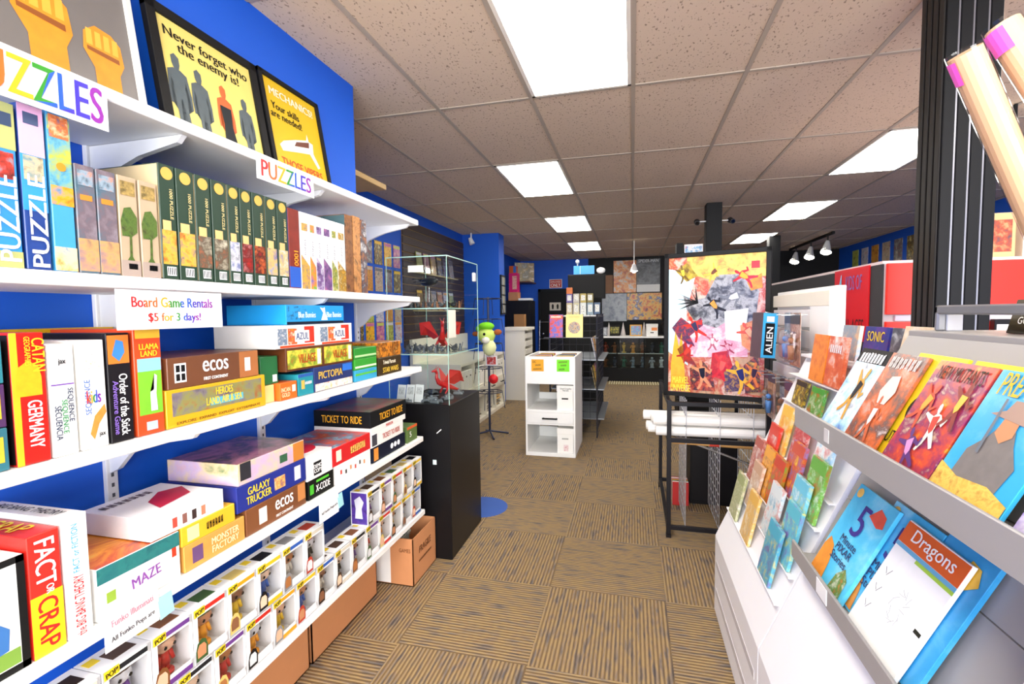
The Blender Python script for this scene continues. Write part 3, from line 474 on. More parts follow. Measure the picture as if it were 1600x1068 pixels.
b = sbox('board_game', 'small olive green card box at the far end of the fourth shelf', 2.375, 2.50, Z4, .088, mat('#58703a', .4), .16, group=G4); text(b, '+X', '5', -.2, 0, .02, .03, INK(WH)); patch(b, '+X', 0, .42, 1, .16, mat('#d85a28', .4), 'stripe')
# hanging notes under the fourth shelf
s = sign('white figure price notice hanging from the fourth shelf edge by the sunset box', .795, .925, .735, .84, -1.183); text(s, '+X', 'Funko Illuminati', .0, .12, .1, .016, INK('#d8889a'), 4); text(s, '+X', 'All Funko Pops are', .0, -.25, .105, .016, INK('#404048'), 4)
s = sign('second white price notice hanging from the fourth shelf edge below the black box', 1.575, 1.70, .70, .79, -1.183); text(s, '+X', 'All Funko Pops are', .0, -.1, .105, .014, INK('#404048'), 4)
for (y, z, lb) in ((.945, .735, 'pale cyan sticky note beside the near figure notice'), (1.715, .715, 'pale cyan sticky note beside the far figure notice')):
    n_ = obj('sticky_note', B((-.0006, .0006, -.022, .022, 0, .055)), mat('#a8e4ec', .6), None, (-1.18, y, z), (0, -.12, .15)); tag(n_, lb, 'sticky note')
# ---- bottom shelf: boxed vinyl figures
Z5 = .3635
SKIN = ['#e8b898', '#c88a60', '#8a5a3c', '#f0cdb0', '#b0703c', '#e0e0e4']; HAIR = ['#2a1c14', '#141214', '#7a4a20', '#b83a24', '#d8c070', '#4a3424', '#8a8a8c', '#3a5a2c']; TRIM = ['#e8c020', '#c8281c', '#202226', '#2a5ab0', '#f0a018', '#6a3a8a', '#d8d0c0']
W_, D_, H_ = .115, .09, .16
def carton_mesh():
    return mesh_of(B((-D_/2, D_/2-.002, -W_/2, -W_/2+.002, 0, H_), (-D_/2, D_/2-.002, W_/2-.002, W_/2, 0, H_), (-D_/2, D_/2, -W_/2, W_/2, 0, .004), (-D_/2, D_/2, -W_/2, W_/2, H_-.003, H_), (-D_/2, -D_/2+.002, -W_/2, W_/2, 0, H_),
        (D_/2-.002, D_/2, -W_/2, -W_/2+.014, 0, H_), (D_/2-.002, D_/2, W_/2-.008, W_/2, 0, H_), (D_/2-.002, D_/2, -W_/2, W_/2, 0, .03), (D_/2-.002, D_/2, -W_/2, W_/2, H_-.026, H_)))
CM = carton_mesh(); CM.materials.append(mat('#f2f2f4', .35, var=.02))
WM = mesh_of(B((D_/2-.0015, D_/2-.0008, -W_/2+.012, W_/2-.006, .028, H_-.024))); WM.materials.append(CLEAR)
BM_ = mesh_of(B((-.026, -.024, -W_/2+.003, W_/2-.003, .005, H_-.004)))  # inner card added behind the figure to brighten the dark box interior
def fig_meshes():
    hb = bmesh.new(); bm_ball(hb, (0, 0, .088), .026, .031, .026, 2)
    for sy in (-.013, .013): bm_ball(hb, (.0245, sy, .086), .003, .0065, .0065, 1)
    eb = bmesh.new()
    for sy in (-.013, .013): bm_ball(eb, (.0262, sy, .086), .0025, .0055, .0055, 1)
    bd = bmesh.new(); bm_cyl(bd, (0, 0, .03), (0, 0, .064), .016, .011, 10); bm_cyl(bd, (0, -.008, .008), (0, -.008, .032), .008, .008, 8); bm_cyl(bd, (0, .008, .008), (0, .008, .032), .008, .008, 8); bm_cyl(bd, (.004, -.016, .06), (.008, -.022, .034), .006, .005, 8); bm_cyl(bd, (.004, .016, .06), (.008, .022, .034), .006, .005, 8); bm_cyl(bd, (0, 0, .004), (0, 0, .009), .024, .024, 14)
    hr = bmesh.new(); bm_ball(hr, (-.006, 0, .104), .03, .035, .02, 2); bm_ball(hr, (-.012, 0, .09), .022, .035, .028, 2); hr2 = bmesh.new(); bm_ball(hr2, (-.002, 0, .108), .03, .036, .018, 1); bm_ball(hr2, (-.014, 0, .088), .02, .036, .03, 1)
    return [mesh_of(x, True) for x in (hb, eb, bd, hr, hr2)]
FH, FE, FB, FR1, FR2 = fig_meshes()
def slot(name, me, m, parent, loc=(0, 0, 0)):
    o = obj(name, me, None, parent, loc)
    if len(me.materials) == 0: me.materials.append(m)
    o.material_slots[0].link = 'OBJECT'; o.material_slots[0].material = m; return o
FDES = ['brown-haired', 'dark-haired', 'auburn-haired', 'red-haired', 'blond', 'chestnut-haired', 'grey-haired', 'green-haired']
TDES = ['yellow', 'red', 'black', 'blue', 'amber', 'purple', 'beige']
def fbox(y, z, k, where, x=-1.2):
    h, t2, s2 = k*5 % 8, k*3 % 7, k*7 % 6
    o = obj('figure_box', CM, None, None, (x-D_/2, y, z)); o['_d'] = (D_, W_, H_)
    tag(o, FDES[h]+' figure in window box, '+TDES[t2]+' band, '+where, 'figure box', 'boxed vinyl figures on the bottom shelf')
    slot('window', WM, CLEAR, o); slot('brightening_card', BM_, mat(['#b8a890', '#c8ccd4', '#9a8878', '#d8c8b0'][k % 4], .6, var=.2, scale=20), o); slot('head', FH, mat(SKIN[s2], .5), o, (0, .006, .012)); slot('eyes', FE, INK(K), o, (0, .006, .012)); slot('body', FB, mat(TRIM[(t2+3) % 7], .5), o, (0, .006, .012)); slot('hair', FR1 if k % 2 else FR2, mat(HAIR[h], .6), o, (0, .006, .012))
    patch(o, '+X', .12, .42, .62, .08, mat(TRIM[t2], .4), 'name_band'); patch(o, '+X', -.32, .42, .3, .13, mat('#f0d020', .4), 'logo_panel', d=.001); text(o, '+X', 'POP!', -.32, .42, .028, .013, INK(K), 8, d=.002)
    poly(o, '+X', [(-.47, -.46), (-.14, -.46), (-.13, -.25), (-.19, -.12), (-.3, -.08), (-.42, -.14), (-.47, -.27)], mat(HAIR[h], .5), 'printed_portrait'); poly(o, '+X', [(-.43, -.4), (-.19, -.4), (-.18, -.24), (-.24, -.17), (-.38, -.17), (-.44, -.26)], mat(SKIN[s2], .5), 'printed_portrait', d=.0018)
    patch(o, '+X', .16, -.43, .6, .09, mat('#e8e8ec', .4) if k % 3 else mat(TRIM[t2], .4), 'foot_band')
    e = patch(o, '+Z', .1, .0, .5, .5, mat(HAIR[h], .5), 'lid_portrait'); patch(o, '+Z', -.34, .2, .22, .3, mat('#f0d020', .4), 'logo_panel', d=.001)
    if k == 17: patch(o, '-Y', 0, 0, .9, .94, art(('#2a2a7a', '#5a3a9a', '#1c1c4a'), 25, 3), 'side_picture'); poly(o, '-Y', [(-.25, -.3), (.2, -.3), (.15, 0), (.28, .2), (.05, .38), (-.28, .25), (-.2, 0)], mat('#d8d8e4', .5), 'side_portrait')
    else: patch(o, '-Y', 0, 0, .86, .9, mat('#e4e4ea', .4) if k % 2 else mat(TRIM[t2], .4, var=.2), 'side_picture')
    return o
k = 0
ords = ['first', 'second', 'third', 'fourth', 'fifth', 'sixth', 'seventh', 'eighth', 'ninth', 'tenth', 'eleventh', 'twelfth', 'thirteenth', 'fourteenth', 'fifteenth', 'sixteenth']
for q in range(16): fbox(.68+q*.1185, Z5, k, 'lower row, '+ords[q]+' from the left'); k += 1
for q in range(8): fbox(.735+q*.1185, Z5+H_+.0005, k, 'upper row, '+ords[q]+' from the left'); k += 1
k = 17
for q in range(5): fbox(2.005+q*.1185, Z5+H_+.0005, k+q*1, 'far upper row, '+ords[q]+' after the gap')
# ---- cardboard cartons below
def carton(label, loc, dims, rz=0, open_top=True, m=CARD):
    dx, dy, dz = dims; t = empty('cardboard_box', loc, rz); tag(t, label, 'cardboard box', 'cardboard boxes on the floor'); th = .005
    bo = obj('body', B((-dx/2, dx/2, -dy/2, -dy/2+th, 0, dz), (-dx/2, dx/2, dy/2-th, dy/2, 0, dz), (-dx/2, -dx/2+th, -dy/2, dy/2, 0, dz), (dx/2-th, dx/2, -dy/2, dy/2, 0, dz), (-dx/2, dx/2, -dy/2, dy/2, 0, th)), m, t); bo['_d'] = dims
    return t, bo
t, bo = carton('long brown cardboard box under the bottom shelf, nearest', (-1.345-.11, 1.32, 0), (.22, .74, .29))
obj('flap', B((.105, .11, -.37, .37, .285, .312)), CARD, t)
t, bo = carton('brown cardboard box under the bottom shelf, in the middle', (-1.345-.11, 1.98, 0), (.22, .54, .29)); obj('flap', B((.105, .11, -.27, .27, .285, .312)), CARD, t)
t, bo = carton('open brown cardboard box with grey game tiles beside the black cabinet', (-1.30, 2.505, 0), (.25, .31, .27))
patch(bo, '-Y', -.28, 0, .44, .94, mat('#f2f0ee', .6), 'white_label'); text(bo, '-Y', 'GAMES', .3, .25, .07, .022, INK('#7a4a28')); text(bo, '+X', 'FRAGILE', 0, .15, .16, .04, INK('#6a3f20')); text(bo, '+X', '~14', 0, -.08, .17, .014, INK('#6a3f20'))
for q in range(9):
    o = obj('tile_set', B((-.05, .05, -.02, .02, 0, .012), bev=.001), mat(('#9aa09a', '#c8ccc4', '#7a8a80')[q % 3], .4, .2), None, (-1.33+.005*(q % 2), 2.41+.05*(q//3), .215+.0125*(q % 3)), (0, 0, .1*(q % 3-1))); tag(o, 'grey plastic terrain piece in the open cardboard box, '+ords[q]+' of nine', 'game piece', 'grey pieces in the open carton')
    if q % 3 == 0: obj('tile_pad', B((-.045, .045, -.018, .018, 0, .21)), mat('#8a9088', .6), o, (0, 0, -.21))
# ------------------------------------------------------------------ glass display cabinet
t = empty('display_cabinet', (-1.27, 2.96, 0)); tag(t, 'tall display cabinet with a black base and glass top at the shelf end', 'display cabinet')
cx0, cx1, cy0, cy1, cb, ctp = -.2, .2, -.29, .29, .965, 1.86
bs = obj('base', B((cx0, cx1, cy0, cy1, 0, cb), bev=.004), mat('#131214', .35, var=.15), t); bs['_d'] = (.4, .58, .965)
patch(bs, '-Y', .24, .13, .06, .03, INK('#d8f0f4'), 'white_sticker', d=.001); patch(bs, '-Y', .32, .33, .1, .006, INK('#e0e0e0'), 'scratch', d=.001, rot=40)
def pane(name, pts, parent, m=GLASS):
    bm = bmesh.new(); bm.faces.new([bm.verts.new(p) for p in pts]); return obj(name, bm, m, parent)
for nm, y in (('glass_front', cy0+.002), ('glass_back', cy1-.002)): pane(nm, [(cx0, y, cb), (cx1, y, cb), (cx1, y, ctp), (cx0, y, ctp)], t)
for x in (cx0+.002, cx1-.002): pane('glass_side', [(x, cy0, cb), (x, cy1, cb), (x, cy1, ctp), (x, cy0, ctp)], t)
pane('glass_top', [(cx0, cy0, ctp+.003), (cx1, cy0, ctp+.003), (cx1, cy1, ctp+.003), (cx0, cy1, ctp+.003)], t)
for z in (1.55, 1.27): pane('glass_shelf', [(cx0, cy0, z), (cx1, cy0, z), (cx1, cy1, z), (cx0, cy1, z)], t)
EDGE = mat('#a8d0c4', .15, var=.05)
for x in (cx0, cx1-.003):
    for y in (cy0, cy1-.003): obj('glass_edge', B((x, x+.003, y-.0005, y+.0035, cb, ctp)), EDGE, t)
for z in (1.547, 1.267, ctp):
    obj('glass_edge', B((cx0, cx1, cy0-.001, cy0, z, z+.006)), EDGE, t); obj('glass_edge', B((cx1, cx1+.001, cy0, cy1, z, z+.006)), EDGE, t)
obj('lock', B((cx1-.012, cx1+.006, .20, .24, 1.74, 1.80), bev=.004), STEELW, t)
obj('corner_clip', B((cx0+.15, cx0+.25, cy0-.003, cy0, 1.77, 1.81)), mat('#d8dcd0', .4), t)
obj('notice', B((cx1+.0005, cx1+.0015, cy0+.008, cy0+.13, 1.37, 1.54)), mat('#e8e2d4', .6), t)
def mini(m, kind):
    bm = bmesh.new(); bm_cyl(bm, (0, 0, 0), (0, 0, .003), .012, seg=10)
    if kind == 0: bm_cyl(bm, (0, 0, .003), (0, 0, .026), .008, .005, 7); bm_ball(bm, (0, 0, .031), .006, sub=1); bm_cyl(bm, (.008, 0, .012), (.014, .004, .042), .0014, seg=5)
    else: bm_ball(bm, (0, 0, .016), .011, .015, .012, 1); bm_ball(bm, (.008, .008, .027), .007, sub=1); bm_cyl(bm, (0, -.012, .018), (-.01, -.03, .03), .003, .001, 5)
    return mesh_of(bm)
MIN = [mini(None, 0), mini(None, 1)]; MC = [mat('#3c4046', .5, var=.3, scale=60), mat('#585c64', .4, .3), mat('#8a5a3c', .5, var=.3, scale=60), mat('#2a2c30', .5)]
n = 0
for zz, rows, lab, cols in ((1.553, 3, 'tiny dark painted miniature on the upper glass shelf of the cabinet', (0, 3, 2)), (1.273, 3, 'tiny grey armoured miniature on the lower glass shelf of the cabinet', (1, 0, 1))):
    for a in range(9):
        for r in range(rows):
            mx_, my_ = -1.27-.16+a*.04, 2.96-.2+r*.11+.01*(a % 2); kx, ky, kd = (-1.27, 2.86, .065) if zz > 1.4 else (-1.25, 3.0, .085)
            if math.hypot(mx_-kx, my_-ky) < kd: continue
            o = slot('miniature', MIN[(a+r) % 2], MC[cols[r]], None, (-1.27-.16+a*.04, 2.96-.2+r*.11+.01*(a % 2), zz+.0002)); o.rotation_euler = (0, 0, a*1.3+r); s_ = 1.15+.25*((a*7+r*3) % 4)/3; o.scale = (s_, s_, s_)
            tag(o, lab, 'miniature', lab.split(' of the')[0][5:])
def tank():
    t = empty('model_tank'); bm = B((-.022, .022, -.032, .032, .006, .018), (-.026, -.015, -.034, .034, 0, .012), (.015, .026, -.034, .034, 0, .012), bev=.002); h = obj('hull', bm, mat('#6a7078', .45, .3, var=.2, scale=50), t)
    bm = bmesh.new(); bm_cyl(bm, (0, .004, .018), (0, .004, .028), .014, .011, 10); bm_cyl(bm, (0, -.008, .023), (0, -.042, .025), .0022, seg=6); obj('turret', bm, mat('#5c6268', .45, .3), t); return t
tk = tank()
for q in (0, 1, 2, 3, 4, 5, 6, 8, 9, 11):
    o = tk if q == 0 else copy_tree(tk); o.location = (-1.27-.10+.095*(q % 3)+.02*(q//3 % 2), 2.73+.105*(q//3)+.02*(q % 2), cb+.0005); o.rotation_euler = (0, 0, .5+.4*q); tag(o, 'small grey model tank on the floor of the glass cabinet', 'model tank', 'grey model tanks in the cabinet')
def dragon(label, loc, rz, s):
    t = empty('dragon_figure', loc, rz); t.scale = (s, s, s); tag(t, label, 'dragon figure'); RD = mat('#b81c1c', .4, var=.25, scale=30)
    bm = bmesh.new(); pts = [((0, .14, .02), .004), ((.03, .1, .025), .01), ((.02, .05, .045), .02), ((0, 0, .07), .028), ((0, -.05, .09), .022), ((.0, -.075, .13), .013), ((0, -.07, .165), .011), ((0, -.085, .19), .014), ((0, -.115, .185), .007)]
    for (p, r), (q_, r2) in zip(pts, pts[1:]): bm_cyl(bm, p, q_, r, r2, 10); bm_ball(bm, q_, r2, sub=1)
    for sx in (-1, 1): bm_cyl(bm, (sx*.02, .01, .06), (sx*.04, 0, .03), .011, .008, 8); bm_cyl(bm, (sx*.04, 0, .03), (sx*.038, -.02, 0), .008, .007, 8); bm_cyl(bm, (sx*.008, -.08, .2), (sx*.016, -.06, .225), .003, .001, 6)
    obj('body', bm, RD, t)
    for sx in (-1, 1):
        bm = bmesh.new(); P_ = [(sx*.02, -.02, .09), (sx*.08, .0, .2), (sx*.15, .05, .19), (sx*.14, .09, .1), (sx*.09, .09, .1), (sx*.05, .06, .07)]
        a = [bm.verts.new(p) for p in P_]; b2 = [bm.verts.new((p[0], p[1]+.004, p[2])) for p in P_]; bm.faces.new(a); bm.faces.new(b2[::-1])
        for q in range(6): bm.faces.new((a[q], b2[q], b2[(q+1) % 6], a[(q+1) % 6]))
        bmesh.ops.recalc_face_normals(bm, faces=bm.faces); obj('wing', bm, mat('#c8302a', .45, var=.2, scale=40), t)
dragon('large red dragon figure on the lower glass shelf of the cabinet', (-1.25, 3.0, 1.278), .5, .95)
dragon('red dragon figure among the model tanks on the cabinet floor', (-1.26, 3.06, cb+.005), -.6, .85)
for q in range(3):
    o = obj('unit_card', B((-.03, .03, -.0008, .0008, 0, .11)), mat('#e8e8ea', .5, var=.03), None, (-1.41+.055*q, 2.70+.012*q, cb+.001), (-.22, 0, -.15)); o['_d'] = (.06, .0016, .11); tag(o, 'white printed unit card leaning in the glass cabinet, '+['left', 'middle', 'right'][q], 'card', 'unit cards in the cabinet'); patch(o, '-Y', 0, .15, .7, .4, art(('#8a8c90', '#d8d8da', '#404448'), 60, q))
t = empty('model_aircraft', (-1.27, 2.86, 1.5535), .9); tag(t, 'black whale-shaped model craft on a clear stand inside the cabinet', 'model craft')
bm = bmesh.new(); bm_ball(bm, (0, 0, .17), .035, .11, .028, 2); bm_cyl(bm, (0, .09, .175), (0, .15, .195), .012, .004, 8); obj('fuselage', mesh_of(bm, True), mat('#202226', .4), t)
obj('tail_fin', B((-.04, .04, .135, .16, .193, .199), bev=.001), mat('#26282c', .4), t); obj('side_wing', B((-.1, .1, -.02, .02, .163, .168), bev=.001), mat('#2c2e34', .4), t)
bm = bmesh.new(); bm_cyl(bm, (0, 0, 0), (0, 0, .145), .004, seg=8); bm_cyl(bm, (0, 0, 0), (0, 0, .004), .035, seg=20); obj('stand', bm, CLEAR, t)
# ------------------------------------------------------------------ recess wall: hanging comics and slatwall
PAL = [('#8a3a20', '#e0a040', '#2a2a30'), ('#c8a030', '#3a2a18', '#e8d890'), ('#6a7a30', '#c0c860', '#303020'), ('#3a4a5a', '#c8b8a0', '#8a3a2a'), ('#b83020', '#f0c030', '#202020'), ('#2a4a90', '#d0d0d8', '#b04030'), ('#d8d0c0', '#6a6a70', '#a03028'), ('#4a2a5a', '#c06aa0', '#e0c070')]
PN = ['brown', 'golden', 'olive', 'slate', 'scarlet', 'navy', 'pale grey', 'plum']
def bagged(label, x, y, z, w, h, k, face=1, group='comics on the recess wall'):
    o = obj('bagged_comic', B((-.003, .003, -w/2, w/2, 0, h)), art(PAL[k % 8], 22, k), None, (x, y, z)); o['_d'] = (.006, w, h); tag(o, label, 'comic book', group); patch(o, '+X' if face > 0 else '-X', 0, .41, .9, .12, mat(PAL[(k+3) % 8][1], .4), 'title_panel'); return o
ROW = ['top', 'second', 'third', 'lowest']
for r, z in enumerate((2.08, 1.78, 1.44, 1.17)):
    for c in range(6):
        k = r*6+c
        bagged(PN[(k*3) % 8]+' comic on the recess wall, '+ROW[r]+' row, '+ords[c]+' from the left', XL+.004, 4.2+.215*c, z, .165, .265, k*3)
sw = empty('slatwall_panel', (XL+.002, 6.5, 0)); tag(sw, 'dark brown slatwall on the recess wall behind the glass cabinet', 'slatwall'); SWD = mat('#3a2a24', .5, var=.15)
obj('backing', B((0, .008, -1.09, 1.09, 1.1, 2.7)), mat('#8a6a3a', .6), sw)
for q in range(16): obj('slat', B((.008, .02, -1.09, 1.09, 1.103+q*.1, 1.19+q*.1)), SWD, sw)
for zz in (2.055, 1.56):
    sh = obj('comic_ledge', B((0, .07, -.75, .75, 0, .012)), mat('#c8b88a', .4), None, (XL+.021, 6.4, zz)); tag(sh, 'pale ledge on the dark slatwall, '+('upper' if zz > 2 else 'lower')+' one', 'ledge', 'slatwall ledges')
    for c in range(6):
        k = c*5+(2 if zz > 2 else 1); o = bagged('silver bagged comic on the '+('upper' if zz > 2 else 'lower')+' slatwall ledge, '+ords[c]+' from the left', XL+.06, 5.82+.225*c, zz+.013, .17, .27, k, 1, 'bagged comics on the slatwall'); o.rotation_euler = (0, -.1, 0)
        obj('plastic_sleeve', B((.0035, .006, -.09, .09, 0, .285)), CLEAR, o)
pk = obj('corner_shelf', B((-.25, .25, 0, .9, 0, .04), bev=.003), mat('#d8b06a', .5, var=.1), None, (-2.12, 2.54, 2.49)); tag(pk, 'pale wooden shelf board high behind the blue wall corner', 'shelf')
sp = empty('spot_lamp', (-2.55, 7.45, CEIL-.006)); tag(sp, 'small white spot lamp on the ceiling beside the blue pillar', 'spot lamp')
bm = bmesh.new(); bm_cyl(bm, (0, 0, -.1), (0, 0, 0), .012); obj('stem', bm, WHITE, sp); bm = bmesh.new(); bm_cyl(bm, (.02, 0, -.18), (-.02, 0, -.08), .045, .03, 14); obj('shade', bm, WHITE, sp)
cf = empty('card_display', (-2.13, 7.77, 1.5)); tag(cf, 'black framed card rack on the side of the blue pillar', 'card rack'); obj('frame', B((0, .03, -.13, .13, 0, .66), bev=.003), BLACK, cf)
for q in range(12): obj('card', B((.03, .034, -.11+.078*(q % 3), -.045+.078*(q % 3), .03+.155*(q//3), .16+.155*(q//3))), mat(('#8a9098', '#b0a890', '#707880')[q % 3], .4), cf)
# spinner rack with a plush toy
sr = empty('spinner_rack', (-1.72, 5.62, 0)); tag(sr, 'dark wire spinner rack standing beyond the glass cabinet', 'spinner rack'); WIRE = mat('#2c3450', .4, .5)
bm = bmesh.new(); bm_cyl(bm, (0, 0, .05), (0, 0, 1.72), .014); obj('pole', bm, WIRE, sr)
for q in range(4):
    a = q*math.pi/2+.5; bm = bmesh.new(); bm_cyl(bm, (0, 0, .06), (.24*math.cos(a), .24*math.sin(a), .012), .011, seg=8); obj('foot', bm, WIRE, sr)
for zz in (.55, .85, 1.15, 1.45, 1.7):
    bm = bmesh.new()
    for q in range(12): a, b2 = q*math.pi/6, (q+1)*math.pi/6; bm_cyl(bm, (.17*math.cos(a), .17*math.sin(a), zz), (.17*math.cos(b2), .17*math.sin(b2), zz), .005, seg=6)
    for q in range(4): a = q*math.pi/2; bm_cyl(bm, (0, 0, zz), (.17*math.cos(a), .17*math.sin(a), zz), .004, seg=6); bm_cyl(bm, (.17*math.cos(a), .17*math.sin(a), zz), (.2*math.cos(a), .2*math.sin(a), zz-.2), .004, seg=6)
    obj('wire_tier', bm, WIRE, sr)
pl = empty('plush_toy', (-1.66, 5.34, 1.06)); tag(pl, 'lime green and cream plush animal hanging on the spinner rack', 'plush toy')
bm = bmesh.new(); bm_ball(bm, (0, 0, .2), .11, .09, .1); obj('head', mesh_of(bm, True), mat('#c8e070', .9, var=.15, bump=.4), pl); bm = bmesh.new(); bm_ball(bm, (.04, -.02, .06), .085, .07, .1); obj('body', mesh_of(bm, True), mat('#e8ecb0', .9, bump=.4), pl)
bm = bmesh.new(); bm_ball(bm, (0, 0, .31), .1, .08, .05); bm_ball(bm, (-.08, 0, .28), .05, .045, .045); obj('crest', mesh_of(bm, True), mat('#78d020', .9, bump=.4), pl); bm = bmesh.new(); bm_ball(bm, (-.13, 0, .22), .045, .025, .03); bm_ball(bm, (.14, 0, .24), .05, .025, .035); obj('ears', mesh_of(bm, True), mat('#a85a28', .9), pl)
bm = bmesh.new(); bm_ball(bm, (.0, -.085, .22), .016, .01, .018); obj('eye', mesh_of(bm, True), INK(K), pl); bm = bmesh.new(); bm_ball(bm, (.02, -.09, .15), .05, .03, .04); obj('muzzle', mesh_of(bm, True), mat('#f4f0e0', .9), pl)
for q, (dx, z, c, lb) in enumerate(((.02, .74, '#e01820', 'round red toy clipped on the lower spinner tier'), (.0, .98, '#e8e8ea', 'white framed card hanging on the spinner rack'))):
    if q == 0: bm = bmesh.new(); bm_ball(bm, (0, 0, 0), .06, .03, .06); bm_cyl(bm, (0, -.03, 0), (0, -.034, 0), .03, seg=16); o = obj('hanging_toy', mesh_of(bm, True), mat(c, .5), None, (-1.6, 5.4, z))
    else: o = obj('hanging_card', B((-.07, .07, -.004, .004, -.06, .06)), mat(c, .5), None, (-1.62, 5.4, z-.02)); o['_d'] = (.14, .008, .0); obj('card_print', B((-.055, .055, -.0055, -.0045, -.045, .045)), art(('#303438', '#c83a30', '#d8d8d8'), 30, 4), o)
    tag(o, lb, 'toy' if q == 0 else 'card')
# ------------------------------------------------------------------ white low cabinets along the recess
lc = empty('low_cabinet', (-2.05, 6.55, 0)); tag(lc, 'long white low cabinet with cubbies and drawers below the blue pillar', 'cabinet')
obj('carcass', B((-.68, 0, -1.04, 1.04, 0, .05), (-.68, -.64, -1.04, 1.04, .05, 1.2), (-.64, 0, -1.04, 1.04, .36, .38), (-.64, 0, -1.04, 1.04, .51, .53), (-.64, 0, -1.04, 1.04, .86, .89)), CREAM, lc)
for q in range(5): obj('divider', B((-.64, 0, -1.04+.515*q, -1.02+.515*q, .05, .86)), CREAM, lc)
for q in range(4):
    d_ = obj('drawer', B((-.01, .012, -1.015+.515*q, -.53+.515*q, .385, .505), bev=.002), CREAM, lc)
    bm = bmesh.new(); bm_cyl(bm, (.014, -.83+.515*q, .44), (.04, -.83+.515*q, .44), .006); bm_cyl(bm, (.014, -.71+.515*q, .44), (.04, -.71+.515*q, .44), .006); bm_cyl(bm, (.04, -.84+.515*q, .44), (.04, -.70+.515*q, .44), .008); obj('handle', bm, BLACK, d_)
for q in range(4):
    for r in range(3):
        o = obj('storage_box', B((-.2, 0, -.07, .07, 0, .26), bev=.003), mat('#f0ece4', .6, var=.03), None, (-2.07, 6.55-.93+.515*q+.155*r, .5305)); o['_d'] = (.4, .14, .26); tag(o, 'white card storage box in the upper cubbies of the low cabinet, bay '+ords[q]+', '+['left', 'middle', 'right'][r], 'storage box', 'storage boxes in the low cabinet')
        obj('grip_hole', B((0, .001, -.02, .02, .17, .19)), INK('#282420'), o)
for q, (y, h, c) in enumerate(((6.8, .2, '#cfc8bc'), (7.3, .16, '#d8b070'), (6.27, .14, '#c8c0b4'))):
    o = empty('magazine_stack', (-2.2, y, .0505)); tag(o, 'stack of magazines in the bottom cubbies, '+['middle', 'far tan', 'near'][q]+' one', 'magazines', 'magazine stacks')
    for r in range(int(h/.02)): m_ = obj('magazine', B((-.1, .1, -.13, .13, 0, .018)), mat(c if r % 2 else '#8a8478', .6, var=.1), o, (.01*((r*7) % 3-1), .012*((r*5) % 3-1), r*.02), (0, 0, .06*((r*3) % 5-2)))
tw = empty('tower_cabinet', (-2.0, 8.35, 0)); tag(tw, 'white tall cabinet with trays beyond the low cabinet', 'cabinet')
obj('carcass', B((-.25, .22, -.32, .32, 0, .06), (-.25, .2, -.32, -.29, .06, 1.22), (-.25, .2, .29, .32, .06, 1.22), (-.25, -.22, -.32, .32, .06, 1.22)), CREAM, tw); obj('top', B((-.27, .24, -.34, .34, 1.22, 1.27), bev=.004), CREAM, tw)
for q in range(8): obj('tray', B((-.2, .21, -.28, .28, .1+.14*q, .19+.14*q), bev=.003), mat('#e4dfd2', .5), tw)
# ------------------------------------------------------------------ island bin with cubbies
ib = empty('comic_bin', (-.835, 5.25, 0)); tag(ib, 'white comic bin on the aisle with cubbies and a middle drawer', 'comic bin'); hx, hy = .265, .35
for nm, b_ in (('side_panel', (-hx, -hx+.02, -hy, hy, 0, 1.06)), ('side_panel', (hx-.02, hx, -hy, hy, 0, 1.06)), ('bottom', (-hx+.02, hx-.02, -hy, hy, 0, .04)), ('shelf', (-hx+.02, hx-.02, -hy, hy, .47, .495)), ('shelf', (-hx+.02, hx-.02, -hy, hy, .335, .355)), ('bin_floor', (-hx+.02, hx-.02, -hy, hy, .77, .79)), ('bin_front', (-hx+.02, hx-.02, -hy, -hy+.02, .79, 1.06)), ('bin_back', (-hx+.02, hx-.02, hy-.02, hy, .79, 1.06)), ('bin_divider', (-.01, .01, -hy+.02, hy-.02, .79, 1.04)), ('back_rail', (-hx+.02, hx-.02, hy-.02, hy, .04, .16)), ('back_rail', (-hx+.02, hx-.02, hy-.02, hy, .495, .57))): obj(nm, B(b_, bev=.002), WHITE, ib)
d_ = obj('drawer', B((-hx+.022, hx-.022, -hy-.006, hy-.05, .357, .468), bev=.002), WHITE, ib); bm = bmesh.new(); bm_cyl(bm, (-.07, -hy-.008, .41), (-.07, -hy-.035, .41), .007); bm_cyl(bm, (.07, -hy-.008, .41), (.07, -hy-.035, .41), .007); bm_cyl(bm, (-.08, -hy-.035, .41), (.08, -hy-.035, .41), .009); obj('handle', bm, BLACK, d_)
for q, (u, c, tx, lb) in enumerate(((-.13, '#f0a818', 'DC', 'orange handwritten price sheet on the front of the comic bin'), (.14, '#7ae81c', '~5', 'lime green handwritten price sheet on the front of the comic bin'))):
    o = obj('price_sheet', B((-.066, .066, -.0012, 0, 0, .125)), mat(c, .6), None, (-.835+u, 4.8992, .905)); o['_d'] = (.132, .0024, .125); tag(o, lb, 'sign', 'bin price sheets'); text(o, '-Y', tx, -.25 if q == 0 else -.1, .3 if q == 0 else -.32, .035 if q == 0 else .06, .024, INK('#3a3010'), 3); text(o, '-Y', '~5', .05, .02, .06, .02, INK('#4a4010'), 3); text(o, '-Y', '~8', 0, -.3 if q == 0 else .3, .09, .02, INK('#6a5010'), 3)
for q in range(26):
    o = obj('comic_book', B((-.085, .085, -.002, .002, 0, .255)), mat(PAL[q % 8][q % 3], .5), None, (-.835+(-.125 if q < 13 else .125), 4.97+.045*(q % 13), .7915), (-.1, 0, 0)); tag(o, 'bagged back issue filed in the '+('left' if q < 13 else 'right')+' half of the comic bin, '+ords[q % 13]+' from the front', 'comic book', 'back issues in the comic bin')
